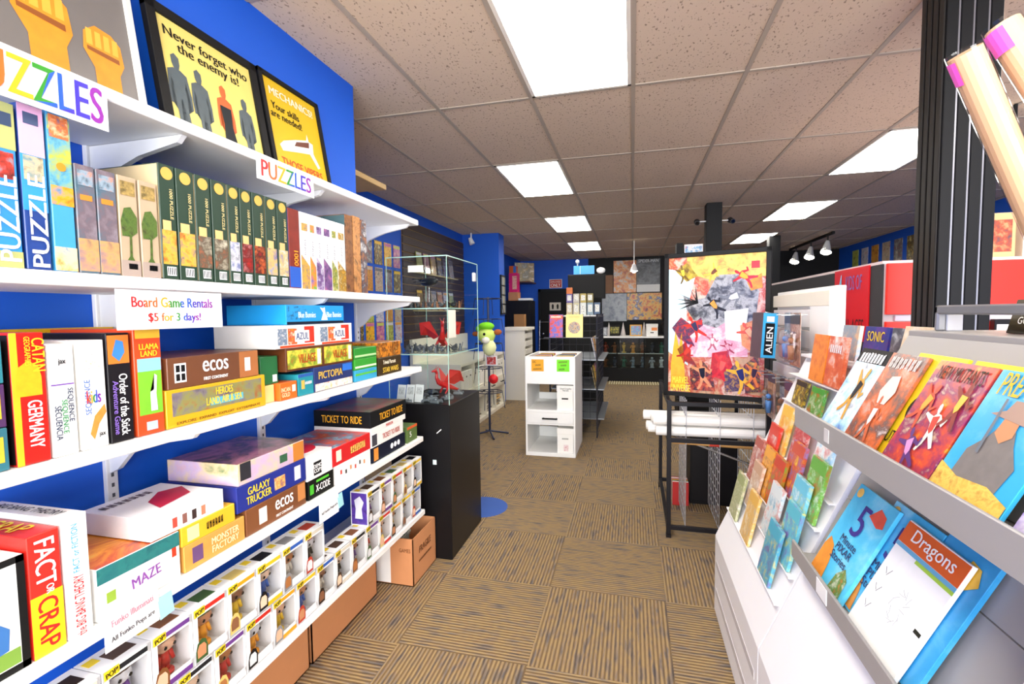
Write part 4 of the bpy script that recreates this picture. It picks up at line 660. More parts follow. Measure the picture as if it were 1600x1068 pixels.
for q, (z, lb) in enumerate(((.4955, 'white lidded storage box in the upper cubby of the comic bin'), (.0405, 'white lidded storage box in the lower cubby of the comic bin'))):
    o = box('storage_box', lb, 'storage box', (-.835+.155, 5.1, z), (.17, .36, .255), mat('#f6f5f0', .6, var=.01)); obj('lid', B((-.088, .088, -.183, .183, .2, .262), bev=.003), mat('#f8f7f2', .6, var=.01), o); patch(o, '-Y', 0, -.02 if q == 0 else .1, .4, .06, INK('#2a2622') if q == 0 else INK('#b0b0ac'), 'grip_hole', d=.0045)
    if q == 0: text(o, '-Y', 'Used Graphic\nNovels', .05, .36, .12, .036, INK('#3a3a3a'), d=.006)
    else: patch(o, '-Y', .05, -.28, .3, .26, art(('#e88a9a', '#f0e8e8', '#c83a4a'), 60, 4), 'label', d=.0045)
# wire display rack behind the bin
wr = empty('wire_rack', (-.68, 6.2, 0)); tag(wr, 'grey wire display rack with sloped shelves behind the comic bin', 'wire rack'); WG = mat('#4a4a50', .35, .7)
for x in (-.28, .28):
    for y in (-.56, .56): bm = bmesh.new(); bm_cyl(bm, (x, y, .03), (x, y, 1.5), .01, seg=8); obj('post', bm, WG, wr)
def grid(w, h, p, r=.0025):
    bm = bmesh.new()
    for q in range(int(w/p)+1): bm_cyl(bm, (q*p-w/2, 0, 0), (q*p-w/2, 0, h), r, seg=5, cap=False)
    for q in range(int(h/p)+1): bm_cyl(bm, (-w/2, 0, q*p), (w/2, 0, q*p), r, seg=5, cap=False)
    return mesh_of(bm)
gm = grid(.56, 1.4, .08); g_ = obj('wire_panel', gm, WG, wr, (0, -.56, .1)); gm2 = grid(1.12, 1.4, .08); obj('wire_panel', gm2, WG, wr, (.28, 0, .1), (0, 0, math.pi/2)); obj('wire_panel', gm2, WG, wr, (-.28, 0, .1), (0, 0, math.pi/2))
for z in (.25, .6, .95): obj('sloped_shelf', B((-.27, .36, -.55, .55, z, z+.012)), mat('#8a9098', .4, .4), wr)
for q in range(8): o = obj('comic_book', B((-.004, .004, -.085, .085, 0, .255)), art(PAL[(q*3+1) % 8], 25, q), None, (-.42, 5.78+.25*(q % 4), .613+.35*(q//4)), (0, -.2, 0)); tag(o, 'comic leaning on the '+('lower' if q < 4 else 'upper')+' shelf of the wire rack, '+ords[q % 4]+' from the front', 'comic book', 'comics in the wire rack')
for (x, w, c, lb, tx) in ((-.875, .16, ('#b83a8a', '#3a60c0', '#d84a30', '#6a2a7a'), 'purple and red comic displayed high on the wire rack', '~7'), (-.66, .2, ('#f0dc80', '#f0dc80', '#e8d070'), 'yellow comic with a round dark picture displayed on the wire rack', '~9')):
    o = comic('comic_book', lb, (x, 5.598, 1.225), w, .27, art(c, 20, 6), (-.08, 0, 0), group='comics displayed on the wire rack')
    if w > .17: e = obj('round_picture', disc(.07, .001), art(('#202024', '#c8a070', '#707880', '#b04a30'), 40, 7), o); e.matrix_local = face_m('-Y', (0, 0, .135), 0, -.02, .0006); text(o, '-Y', tx, 0, .4, .13, .022, INK('#c8a860'))
    else: patch(o, '-Y', 0, .4, .9, .14, mat('#e86a30', .4), 'title_panel'); text(o, '-Y', tx, 0, .4, .12, .02, INK(WH), d=.002)
lg = obj('rack_ledge', B((-.34, .3, -.06, .0, 0, .006)), WG, wr, (0, -.57, 1.2185))
# collectibles tower with television
tw2 = empty('collectibles_tower', (-.69, 7.1, 0)); tag(tw2, 'black collectibles tower under the television', 'display stand'); obj('body', B((-.27, .27, -.2, .2, 0, 1.46), bev=.005), BLACK, tw2); obj('top', B((-.29, .29, -.22, .22, 1.46, 1.48)), WHITE, tw2)
for q in range(9):
    zz = 1.4805 if q < 5 else 1.6605; c = ['#c8b890', '#d8cfa8', '#e0e4e0', '#8aa0b0', '#3a5a80', '#6a5a9a', '#c8c0b0', '#b8a040', '#8a7a30'][q]
    o = box('collectible_box', 'small '+['tan', 'cream', 'white', 'pale blue', 'navy', 'violet', 'grey', 'mustard', 'olive'][q]+' collectible box on the tower under the television', 'collectible', (-.69-.2+.1*(q % 5), 7.0, zz), (.085, .08, .178 if q < 5 else .13), mat(c, .4, var=.25, scale=40), group='collectibles on the tower'); patch(o, '-Y', 0, .05, .7, .6, art((c, '#f0f0e8', '#404040'), 50, q))
o = box('collectible_box', 'orange collectible box stacked on the violet one', 'collectible', (-.89, 7.0, 1.791), (.085, .08, .09), mat('#d8701c', .4, var=.2), group='collectibles on the tower')
tv = empty('television', (-.69, 7.5, 1.74)); tag(tv, 'flat black television on a floor pole above the collectibles', 'television'); obj('screen', B((-.28, .28, -.012, .02, .0, .36), bev=.003), mat('#080708', .55), tv); obj('bezel', B((-.29, .29, -.008, .03, -.01, .37), bev=.003), mat('#161415', .6), tv); bm = bmesh.new(); bm_cyl(bm, (0, .05, -1.74), (0, .05, .2), .025); obj('pole', bm, BLACK, tv)
o = box('appliance_box', 'bright blue box standing on top of the television', 'box', (-.73, 7.51, 2.111), (.32, .03, .13), mat('#3a98e0', .4)); patch(o, '-Y', -.18, 0, .02, .95, INK('#d0e8f8'), 'strap')
bm = bmesh.new(); bm_cyl(bm, (0, 0, 0), (0, 0, .05), .01); bm_ball(bm, (0, 0, .065), .032); bm_cyl(bm, (0, -.02, .065), (0, -.035, .065), .018, seg=14); o = obj('web_camera', mesh_of(bm, True), WHITE, None, (-.83, 7.51, 2.2415)); tag(o, 'small white round camera on the blue box', 'camera')
bm = bmesh.new(); bm_ball(bm, (0, 0, 0), .07, .03, .05); o = obj('game_controller', mesh_of(bm, True), mat('#e8e8e8', .4), None, (-.47, 7.51, 2.161)); tag(o, 'white controller lying beside the blue box on the television', 'controller')
# ------------------------------------------------------------------ far back: door, signs, storage, counter
dr = struct(empty('door_1', (-1.87, YB, 0))); obj('door_leaf', B((-.37, .37, -.045, -.002, .01, 2.05), bev=.003), DARK, dr); obj('door_frame', B((-.43, -.37, -.06, -.001, 0, 2.12), (.37, .43, -.06, -.001, 0, 2.12), (-.43, .43, -.06, -.001, 2.05, 2.12)), mat('#101418', .5), dr); bm = bmesh.new(); bm_ball(bm, (-.3, -.08, 1.0), .03); obj('door_knob', mesh_of(bm, True), CHROME, dr)
o = obj('door_sign', B((-.14, .14, -.006, 0, 0, .2)), mat('#d8d0c0', .4), None, (-1.87, YB-.046, 1.58)); o['_d'] = (.28, .012, .2); tag(o, 'pale restroom sign with two figures on the black door', 'sign')
for u in (-.22, .22): poly(o, '-Y', [(u-.07, -.32), (u+.07, -.32), (u+.1, .1), (u+.04, .3), (u-.04, .3), (u-.1, .1)], INK('#201c18'), 'pictogram')
o = obj('wall_sign', B((-.16, .16, -.006, 0, 0, .22)), mat('#e8e4e0', .4), None, (-1.86, YB-.001, 2.14)); o['_d'] = (.32, .012, .22); tag(o, 'red staff notice on the blue wall above the black door', 'sign'); patch(o, '-Y', 0, 0, .9, .86, mat('#c83028', .4), 'red_field'); text(o, '-Y', 'EMPLOYEES', 0, .2, .24, .045, INK('#f0e0d8'), d=.008); text(o, '-Y', 'ONLY', 0, -.17, .24, .08, INK('#f8f0e8'), d=.008)
fr_ = empty('black_cabinet', (-2.46, 10.5, 0)); tag(fr_, 'tall black cabinet in the far left corner', 'cabinet'); obj('body', B((-.29, .29, -.3, .3, .03, 1.8), bev=.006), DARK, fr_); obj('door_panel', B((-.27, .27, -.312, -.301, .06, 1.77), bev=.003), mat('#151417', .4), fr_); obj('handle', B((.2, .22, -.34, -.312, .9, 1.2)), CHROME, fr_); obj('plinth', B((-.28, .28, -.29, .29, 0, .03)), BLACK, fr_)
o = box('plastic_tray', 'white plastic tray on the tall black cabinet', 'tray', (-2.3, 10.4, 1.801), (.28, .3, .05), WHITE, bev=.006)
o = box('toy_carton', 'hot pink toy carton on the tall black cabinet', 'box', (-2.56, 10.4, 1.99), (.2, .2, .42), mat('#e0186a', .4, var=.2, scale=20)); patch(o, '-Y', .15, 0, .5, .7, art(('#f06aa0', '#f0c0a0', '#c01050'), 30, 2))
o = box('cardboard_box', 'small brown carton under the pink toy carton', 'cardboard box', (-2.56, 10.4, 1.801), (.22, .24, .187), CARD); o = box('toy_carton', 'orange and blue carton on the pink one', 'box', (-2.58, 10.42, 2.411), (.16, .18, .16), mat('#d8601c', .4)); patch(o, '-Y', .3, 0, .4, .9, mat('#3a70c0', .4))
o = box('cardboard_box', 'brown carton standing in front of the tall black cabinet', 'cardboard box', (-2.32, 9.9, 1.0), (.22, .2, .5), mat('#b8844e', .8)); ptb = obj('parcel_table', B((-.2, .2, -.2, .2, .96, .999), (-.18, -.15, -.18, -.15, 0, .96), (.15, .18, -.18, -.15, 0, .96), (-.18, -.15, .15, .18, 0, .96), (.15, .18, .15, .18, 0, .96)), BLACK, None, (-2.32, 9.9, 0)); tag(ptb, 'small black table under the brown carton by the tall cabinet', 'table')
o = obj('canvas_print', B((-.01, .01, -.25, .25, 0, .45)), art(('#d8d4c8', '#8a8a80', '#b09a70', '#e8e4dc'), 9, 5), None, (XL+.3, 11.0, 2.25), (0, 0, -.9)); tag(o, 'pale canvas print standing on a shelf in the far corner', 'picture'); o = obj('wall_shelf', B((0, .5, -.35, .35, 0, .03)), mat('#5a3a2a', .5), None, (XL+.001, 11.0, 2.219)); tag(o, 'brown shelf in the far left corner under the canvas', 'shelf')
ht = empty('hand_truck', (-2.05, 11.2, 0)); tag(ht, 'grey steel hand truck leaning by the black door', 'hand truck'); bm = bmesh.new()
for x in (-.12, .12): bm_cyl(bm, (x, 0, .1), (x, .15, 1.35), .015, seg=8)
for z in (.3, .6, .9, 1.3): bm_cyl(bm, (-.12, .12*z, z), (.12, .12*z, z), .012, seg=8)
obj('frame', bm, CHROME, ht); obj('toe_plate', B((-.18, .18, -.2, 0, 0, .01)), CHROME, ht); bm = bmesh.new(); bm_cyl(bm, (-.2, .05, .1), (-.15, .05, .1), .1, seg=16); bm_cyl(bm, (.15, .05, .1), (.2, .05, .1), .1, seg=16); obj('wheels', bm, BLACK, ht)
# counter
ct_ = empty('glass_counter', (-.05, 10.95, 0)); tag(ct_, 'long glass display counter with a black base at the back of the shop', 'counter'); cw = .85
obj('base', B((-cw, cw, -.33, .33, 0, .3), bev=.004), BLACK, ct_); obj('top_frame', B((-cw, cw, -.35, .35, .955, .985), bev=.003), WHITE, ct_); obj('glass_front', B((-cw, cw, -.335, -.33, .3, .955)), GLASS, ct_); obj('glass_shelf', B((-cw, cw, -.3, .3, .615, .622)), GLASS, ct_); obj('shelf_edge', B((-cw, cw, -.302, -.3, .612, .624)), mat('#d0d4d0', .3), ct_); obj('back_panel', B((-cw, cw, .32, .33, .3, .955)), mat('#3a2e28', .6), ct_)
for x in (-cw, -.28, .29, cw-.02): obj('upright', B((x, x+.02, -.335, -.32, .3, .955)), BLACK, ct_)
FC = ['#c88a30', '#5a6a78', '#8a5a3c', '#3a6a5a', '#b0a890', '#7a4a2c', '#9aa0a8', '#d8b040', '#6a7a8a', '#a04a38', '#4a4a54', '#c0c4c8']
fm = bmesh.new(); bm_cyl(fm, (0, 0, 0), (0, 0, .015), .05, seg=12); bm_cyl(fm, (-.018, 0, .015), (-.014, 0, .1), .018, .02, 8); bm_cyl(fm, (.018, 0, .015), (.014, 0, .1), .018, .02, 8); bm_cyl(fm, (0, 0, .09), (0, 0, .17), .028, .038, 10); bm_ball(fm, (0, 0, .205), .03, sub=1); bm_cyl(fm, (-.04, 0, .165), (-.06, -.02, .1), .013, .011, 7); bm_cyl(fm, (.04, 0, .165), (.065, -.03, .13), .013, .011, 7); fm = mesh_of(fm, True)
for q in range(16):
    o = slot('figurine', fm, mat(FC[q*5 % 12], .5, var=.2, scale=30), None, (-.78+.2*(q % 8), 10.78+.1*(q % 2), .3005 if q < 8 else .6225)); o.rotation_euler = (0, 0, q); tag(o, 'small '+['ochre', 'slate', 'brown', 'green', 'pale', 'dark brown', 'silver', 'yellow', 'blue grey', 'red', 'charcoal', 'white'][q*5 % 12]+' figurine on the '+('lower' if q < 8 else 'upper')+' counter shelf, '+ords[q % 8]+' from the left', 'figurine', 'figurines in the glass counter')
CB = [(-.62, .16, .2, '#7a7a80', 'grey framed photo standing on the far counter', 'picture'), (-.38, .22, .24, '#1c1a14', 'black framed picture with a yellow forest on the far counter', 'picture'), (.08, .26, .25, '#d8a040', 'ochre framed picture of a blue bird shape on the far counter', 'picture'), (.42, .24, .26, '#f2f0ea', 'white storage box with orange label on the far counter', 'storage box')]
for q, (x, w2, h2, c, lb, ca) in enumerate(CB):
    o = box('counter_box' if q == 3 else 'framed_picture', lb, ca, (x, 10.95, .986), (w2, .04 if q < 3 else .3, h2), mat(c, .5, var=.1))
    if q == 1: patch(o, '-Y', 0, .05, .85, .6, art(('#e8d020', '#5a5a10', '#181808'), 30, 4))
    if q == 2: patch(o, '-Y', 0, 0, .8, .8, art(('#e0a850', '#4aa0d0', '#d84a30'), 20, 5))
    if q == 0: patch(o, '-Y', 0, 0, .7, .75, art(('#909498', '#c8ccd0', '#404448'), 30, 6))
    if q == 3: patch(o, '-Y', .2, .1, .5, .25, mat('#f0904a', .5), 'label'); patch(o, '-Y', 0, -.2, .3, .08, INK('#2a2622'), 'grip_hole'); obj('lid', B((-.125, .125, -.155, .155, .21, .265), bev=.003), mat('#f2f0ea', .5), o)
for q, x in enumerate((-.52, -.2, .26)):
    bm = bmesh.new(); bm_cyl(bm, (0, 0, 0), (0, 0, .3), .06, .002, 12); o = obj('paper_cone', bm, mat('#e8e0dc', .7), None, (x, 11.18, .986)); tag(o, 'pale pointed cone on the far counter, '+['left', 'middle', 'right'][q], 'cone', 'cones on the counter')
o = bmesh.new(); bm_cyl(o, (0, 0, 0), (0, 0, .16), .045, .055, 12); o = obj('drink_cup', o, mat('#c81c24', .4), None, (-.75, 11.0, .986)); tag(o, 'red drink cup at the left end of the far counter', 'cup')
bm = bmesh.new(); bm_ball(bm, (0, 0, .16), .13, .13, .16); bm_ball(bm, (0, 0, .36), .07, .07, .08); o = obj('black_bust', mesh_of(bm, True), DARK, None, (.72, 11.0, .986)); tag(o, 'black bust at the right end of the far counter', 'bust')
def wall_poster(label, x0, x1, z0, z1, m, title=None):
    o = obj('wall_poster', B((-(x1-x0)/2, (x1-x0)/2, -.004, 0, 0, z1-z0)), m, None, ((x0+x1)/2, YB-.001, z0)); o['_d'] = (x1-x0, .008, z1-z0); tag(o, label, 'poster', 'posters on the black back wall')
    if title: text(o, '-Y', title, 0, .44, (x1-x0)*.85, .07, INK('#d8dcdc'))
    return o
o = wall_poster('orange and brown collage poster high on the black back wall', -.44, .09, 1.99, 2.76, art(('#3a2a20', '#b84a20', '#e0902a', '#c8c0b8', '#302820'), 7, 3)); o = wall_poster('dark grey titled poster in the upper right of the black back wall', .10, .64, 1.99, 2.78, art(('#18181a', '#2a2c30', '#606468', '#18181a'), 6, 4), 'SPIDER-MAN'); patch(o, '-Y', 0, -.38, .98, .22, mat('#e8e8e4', .5))
wall_poster('misty blue grey poster in the lower middle of the back wall', -.72, -.13, 1.3, 1.97, art(('#5a6470', '#8a929c', '#a8aeb4', '#6a7078'), 6, 5)); o = wall_poster('wide dark crowd poster in the lower right of the back wall', -.12, .68, 1.33, 1.97, art(('#18203a', '#c85a28', '#e0b040', '#3a3a70', '#d0d0d8'), 9, 6)); wall_poster('plain brown board on the back wall beside the television', -.95, -.46, 1.98, 2.42, mat('#8a6040', .6, var=.15))
hl = empty('pendant_spot', (.03, 9.2, CEIL-.006-.24)); tag(hl, 'lit spot lamp hanging before the orange collage poster', 'spot lamp'); bm = bmesh.new(); bm_cyl(bm, (0, 0, -.2), (0, 0, .24), .008); obj('stem', bm, WHITE, hl); bm = bmesh.new(); bm_cyl(bm, (0, 0, -.32), (0, 0, -.19), .07, .03, 16, False); obj('shade', bm, WHITE, hl); bm = bmesh.new(); bm_ball(bm, (0, 0, -.3), .05); obj('bulb', mesh_of(bm, True), emis('bulb_glow', '#fff4dc', 30), hl)
# ------------------------------------------------------------------ poster stand on the right of the aisle
ps = empty('poster_stand', (.54, 3.765, 0)); tag(ps, 'black steel poster rack with wire dividers right of the aisle', 'poster rack'); PX, PY = .30, .475; BS = mat('#232226', .4, .3)
for x in (-PX, PX):
    for y, zt in ((-PY, .93), (PY, .93)): obj('post', B((x-.014, x+.014, y-.014, y+.014, .02, zt), bev=.002), BS, ps); obj('foot', B((x-.016, x+.016, y-.02, y+.02, 0, .02)), BS, ps)
for y in (-PY, PY):
    for z in (.905, .66, .065): obj('rail', B((-PX, PX, y-.013, y+.013, z-.014, z+.014), bev=.002), BS, ps)
for x in (-PX, PX):
    for z in (.905, .66, .065): obj('rail', B((x-.013, x+.013, -PY, PY, z-.014, z+.014), bev=.002), BS, ps)
for x in (-.19, .02, .22): obj('wire_divider', grid(.45, .86, .075, .0028), mat('#c4c4c8', .35, .7), ps, (x, -.225, .07), (0, 0, math.pi/2))
for q in range(6):
    bm = bmesh.new(); y = 3.3525+.075*(q % 3); z = (.7075, .7825)[q//3]; L_ = .36+.03*(q % 3); bm_cyl(bm, (-L_, 0, 0), (L_, 0, 0), .033, seg=14)
    o = obj('rolled_poster', mesh_of(bm, False), mat('#f4f2ee', .5, var=.01), None, (.52-.02*(q % 2), y, z)); tag(o, 'white rolled poster lying across the rack, '+['lower', 'upper'][q//3]+' layer, '+['front', 'middle', 'back'][q % 3], 'rolled poster', 'rolled posters on the rack'); 
    bm = bmesh.new(); bm_cyl(bm, (-L_-.001, 0, 0), (-L_-.004, 0, 0), .022, seg=12); obj('roll_end', bm, mat('#d8d0c4', .6), o)
bm = bmesh.new(); bm_cyl(bm, (-.295, 0, 0), (.26, .02, -.02), .013, seg=10); o = obj('wooden_staff', bm, mat('#c89858', .5, var=.15), None, (.56, 3.342, .636)); tag(o, 'pale wooden staff lying across the wire dividers', 'staff'); bm = bmesh.new(); bm_cyl(bm, (-.06, .0085, -.0085), (0, .0106, -.0106), .0145, seg=10); obj('grip_band', bm, mat('#c83a28', .5), o)
bm = bmesh.new(); bm_cyl(bm, (-.285, 0, .0992), (.27, 0, -.0939), .008, seg=10); o = obj('silver_rod', bm, CHROME, None, (.55, 3.4275, .5604)); tag(o, 'thin silver rod slanting through the wire dividers', 'rod')
bx = box('storage_plinth', 'black plinth standing inside the poster rack', 'plinth', (.62, 4.06, .0), (.35, .30, .62), mat('#151417', .5)); patch(bx, '-Y', 0, 0, .9, .9, mat('#1c1b1e', .4), 'front_panel')
for q in range(7):
    o = obj('paperback', B((-.06, .06, -.009, .009, 0, .18), bev=.001), mat(('#c82a28', '#f0f0ec', '#282828', '#d8b030', '#b03060', '#e8e4dc', '#a02020')[q], .5), None, (.37, 3.86+.021*q, 0)); tag(o, ['red', 'white', 'black', 'yellow', 'magenta', 'cream', 'dark red'][q]+' paperback standing on the floor beside the black plinth', 'paperback', 'paperbacks by the plinth')
# large poster in a black frame
t = empty('framed_poster', (.525, 3.36, .935), math.atan2(-.20, .6)); tag(t, 'big glossy hero collage poster in a black frame on the poster rack', 'framed poster'); w2, h2 = .325, .97
obj('frame', B((-w2, -w2+.03, -.015, .015, 0, h2), (w2-.03, w2, -.015, .015, 0, h2), (-w2, w2, -.015, .015, 0, .03), (-w2, w2, -.015, .015, h2-.03, h2), bev=.003), BLACK, t)
p = obj('print', B((-w2+.03, w2-.03, -.004, .01, 0, h2-.06)), art(('#8a6a58', '#d8b8a8', '#b84a34', '#c8a078', '#6a5a58'), 9, 8, rough=.08, dist=.5), t, (0, 0, .03)); p['_d'] = (2*w2-.06, .008, h2-.06)
def P4(pts, m, nm='printed_figure', d=.0015): poly(p, '-Y', pts, m, nm, d)
ar = lambda c, sc, sd: art(c, sc, sd, rough=.1)
P4([(-.5, .42), (-.2, .38), (-.3, .1), (-.28, -.3), (-.5, -.2)], mat('#bfe0ee', .1, var=.08), 'printed_sky'); P4([(-.3, .5), (.5, .5), (.5, .34), (.1, .3), (-.3, .38)], ar(('#8a7050', '#f0d060', '#d8a050', '#5a4038'), 14, 1), 'printed_blast')
P4([(-.42, .02), (.3, .08), (.34, -.22), (-.38, -.24)], ar(('#e8b8cc', '#d890a8', '#f0d8e0', '#c88098'), 12, 2), 'printed_city', .002); P4([(-.1, .2), (.02, .36), (.28, .36), (.44, .24), (.4, -.02), (.2, .06), (.02, -.02), (-.2, .02), (-.3, .12), (-.34, .22), (-.24, .18)], ar(('#2c2c30', '#55565a', '#a8a8ac', '#38383c'), 16, 3), 'printed_beast', .0026)
for k2 in range(7): a = 1.6+k2*.35; P4([(-.2, .18), (-.2+.22*math.cos(a), .18+.12*math.sin(a)), (-.17, .16)], INK('#1a1a1c'), 'printed_spike', .003)
P4([(.1, .1), (.34, .12), (.3, -.12), (.12, -.1)], ar(('#f4f4f4', '#e0e0e4', '#ffffff'), 8, 4), 'painted_glare', .0034)  # white glare of the glossy sheet, painted as a flat shape
P4([(-.46, -.02), (-.36, .06), (-.24, .0), (-.14, .06), (-.12, .0), (-.26, -.08), (-.2, -.16), (-.28, -.14), (-.38, -.1)], ar(('#c8281c', '#2a2a50', '#d83a28'), 24, 5), d=.0034); P4([(-.4, -.18), (-.3, -.12), (-.26, -.22), (-.18, -.3), (-.28, -.28), (-.34, -.26)], ar(('#c02018', '#902018', '#2a2a50'), 24, 6), d=.0034)
P4([(-.02, -.2), (.14, -.18), (.2, -.3), (.12, -.4), (-.04, -.36)], ar(('#d02a20', '#b01c18', '#e84a38'), 18, 7), d=.0036); P4([(-.26, -.32), (-.12, -.26), (-.02, -.34), (.02, -.48), (-.24, -.48)], ar(('#d88a50', '#b84a2a', '#1c1c24', '#e8a060'), 22, 8), d=.004)
P4([(.1, -.34), (.24, -.26), (.34, -.34), (.3, -.46), (.12, -.48)], ar(('#f0b428', '#2a2a58', '#e89a20'), 22, 9), d=.0042); P4([(.3, -.28), (.44, -.2), (.47, -.46), (.32, -.48)], ar(('#e06a30', '#3a2a30', '#f0b440'), 22, 10), d=.004); P4([(.26, .0), (.4, .04), (.46, -.08), (.4, -.2), (.28, -.14)], ar(('#e05a30', '#f0a060', '#a03020'), 20, 11), d=.0036)
P4([(.32, .3), (.46, .36), (.47, .26), (.36, .24)], ar(('#e8b020', '#a04a18'), 22, 12), d=.003); P4([(-.42, .4), (-.3, .46), (-.18, .36), (-.3, .32)], ar(('#d8c040', '#5a4018'), 22, 13), d=.003)
for (u_, v_, k_, ro, c1, c2) in ((-.2, -.02, .2, 30, '#c8281c', '#20204a'), (-.3, -.2, .16, -40, '#b01c18', '#d83a28'), (-.12, -.36, .22, 10, '#d89060', '#20202a'), (.08, -.3, .2, -15, '#d02a20', '#e85a48'), (.28, -.36, .24, 20, '#f0b020', '#28285c'), (.4, -.34, .18, -10, '#e07a30', '#3a2420'), (.36, -.06, .2, 35, '#d85028', '#f0b080'), (.3, .34, .18, 60, '#c82820', '#e0a020'), (-.02, .38, .14, -50, '#e0b040', '#6a3a18'), (-.34, .38, .14, 15, '#6a5020', '#d8c040'), (.18, .2, .2, -70, '#707278', '#c8c8cc'), (0, .14, .18, 40, '#2a2a2e', '#e09030'), (-.02, -.12, .13, 0, '#b05a6a', '#f0d0d8'), (.14, -.16, .12, 25, '#a03848', '#e8a0b0')):
    hero(p, '-Y', u_, v_, k_*1.35, k_, ro, mat(c1, .1, var=.25, scale=40), .0046, mat(c2, .1, var=.2, scale=40))
P4([(-.47, -.3), (-.42, -.04), (-.38, -.16), (-.35, -.05), (-.32, -.3), (-.3, -.47), (-.47, -.47)], mat('#f0a830', .1, var=.3, scale=30), 'printed_flame', .0034)
text(p, '-Y', 'MARVEL\nUNIVERSE', -.36, -.44, .13, .1, INK('#f0e040'), d=.0055); patch(p, '-Y', .4, .42, .08, .05, mat('#d82020', .2), 'logo_panel', d=.002)
# shelf tower and ceiling posts behind the poster
tb = empty('black_shelf_tower', (.82, 6.05, 0)); tag(tb, 'black shelf tower behind the big collage poster', 'shelf tower'); obj('body', B((-.3, .05, -.3, .2, 0, 2.08), bev=.004), BLACK, tb)
for z in (.5, 1.0, 1.5): obj('shelf', B((-.32, .06, -.34, -.3, z, z+.02)), BLACK, tb)
o = box('toy_carton', 'white and red toy carton on top of the black shelf tower', 'box', (.68, 5.95, 2.081), (.2, .2, .2), mat('#e8e4e4', .4)); patch(o, '-Y', 0, 0, .9, .8, art(('#c82030', '#f0f0f0', '#3aa0d0', '#e06a80'), 20, 2)); o = box('toy_carton', 'small black carton left of the white and red one', 'box', (.53, 5.95, 2.081), (.07, .2, .22), BLACK)
def post(label, x, y):
    o = obj('ceiling_post', B((-.09, .09, -.09, .09, 0, CEIL-.002), bev=.004), BLACK, None, (x, y, 0)); tag(o, label, 'post'); return o
post('square black post with two small cameras under the ceiling', .97, 6.42); post('square black post behind the white slatwall', 2.45, 9.5)
for sx in (-1, 1):
    t = empty('security_camera', (.97+sx*.092, 6.36, 2.62)); tag(t, 'small dark security camera on the '+('left' if sx < 0 else 'right')+' of the black ceiling post', 'camera', 'security cameras'); bm = bmesh.new(); bm_cyl(bm, (0, 0, 0), (sx*.07, 0, 0), .008, seg=8); obj('arm', bm, STEELW, t); bm = bmesh.new(); bm_cyl(bm, (sx*.1, .05, .01), (sx*.11, -.08, -.03), .035, .03, 14); obj('housing', bm, mat('#2c2c30', .4), t); bm = bmesh.new(); bm_cyl(bm, (sx*.11, -.081, -.03), (sx*.111, -.09, -.032), .02, seg=14); obj('lens', bm, mat('#050506', .1), t)
# spotlight track
tr = empty('light_track', (3.29, 10.3, CEIL-.006)); tag(tr, 'black ceiling track with three lit spot lamps', 'track light'); obj('track', B((-.02, .02, -1.1, 1.2, -.04, 0)), BLACK, tr)
for q, y in enumerate((-.85, -.05, .8)):
    bm = bmesh.new(); bm_cyl(bm, (0, y, -.14), (0, y, -.04), .012); obj('lamp_arm', bm, BLACK, tr); bm = bmesh.new(); bm_cyl(bm, (-.05, y-.07, -.33), (0, y, -.13), .085, .03, 16, False); h_ = obj('lamp_head', bm, mat('#d8d8d8', .4), tr); bm = bmesh.new(); bm_cyl(bm, (-.048, y-.066, -.318), (-.045, y-.06, -.31), .078, seg=16); obj('lamp_glow', bm, emis('bulb_glow', '#fff4dc', 30), h_)
sp = empty('track_lamp', (2.42, 3.9, CEIL-.006)); tag(sp, 'white track lamp right of the fluted column', 'spot lamp'); bm = bmesh.new(); bm_cyl(bm, (0, 0, -.25), (0, 0, 0), .012); obj('stem', bm, BLACK, sp); bm = bmesh.new(); bm_cyl(bm, (0, -.02, -.42), (0, 0, -.24), .08, .035, 16, False); obj('shade', bm, WHITE, sp); bm = bmesh.new(); bm_ball(bm, (0, -.015, -.4), .055); obj('bulb', mesh_of(bm, True), emis('bulb_glow', '#fff4dc', 30), sp)
# posters on the right-hand walls
for q in range(6):
    o = obj('wall_poster', B((-.006, 0, -.13, .13, 0, .42)), art(PAL[(q*3+2) % 8], 10, q+9), None, (XR-.001, 11.1-.40*q, 2.28)); tag(o, 'comic poster on the blue right wall, '+ords[q]+' from the far corner', 'poster', 'posters on the right wall')
o = obj('wall_rail', B((-1.3, 1.2, -.02, 0, 0, .03)), mat('#a8702c', .5), None, (3.1, YB-.001, 2.0)); tag(o, 'thin orange rail on the black wall under the spot lamps', 'rail')
for q in range(2): o = obj('wall_card', B((-.06, .06, -.01, 0, 0, .1)), mat('#e8c81c', .5), None, (3.3+.2*q, YB-.001, 1.82)); tag(o, 'small yellow card below the orange rail, '+['left', 'right'][q], 'card', 'yellow wall cards')
# ------------------------------------------------------------------ red and black gondola, fluted column
gd_ = empty('gondola', (1.75, 3.72, 0)); tag(gd_, 'tall gondola with red slatwall end and black draped side', 'gondola'); obj('core', B((-.53, .55, -.96, .98, 0, 1.70)), mat('#262528', .6), gd_); obj('side_cloth', B((-.555, -.53, -.975, .98, 0, 1.735), bev=.004), mat('#333335', .85, var=.1, bump=.3), gd_); obj('top_trim', B((-.55, .55, -.97, .98, 1.735, 1.75)), mat('#e8d8d4', .5), gd_)
obj('end_backing', B((-.545, .55, -.98, -.962, 0, 1.735)), mat('#c8c4c4', .4), gd_)
for q in range(6): obj('red_slat', B((-.54, .55, -1.0, -.98, 1.735-.285*(q+1)+.035, 1.735-.285*q), bev=.002), RED, gd_); obj('slat_channel', B((-.50, .55, -.996, -.98, 1.735-.285*(q+1)+.004, 1.735-.285*(q+1)+.03)), mat('#d8c8d4', .4), gd_)
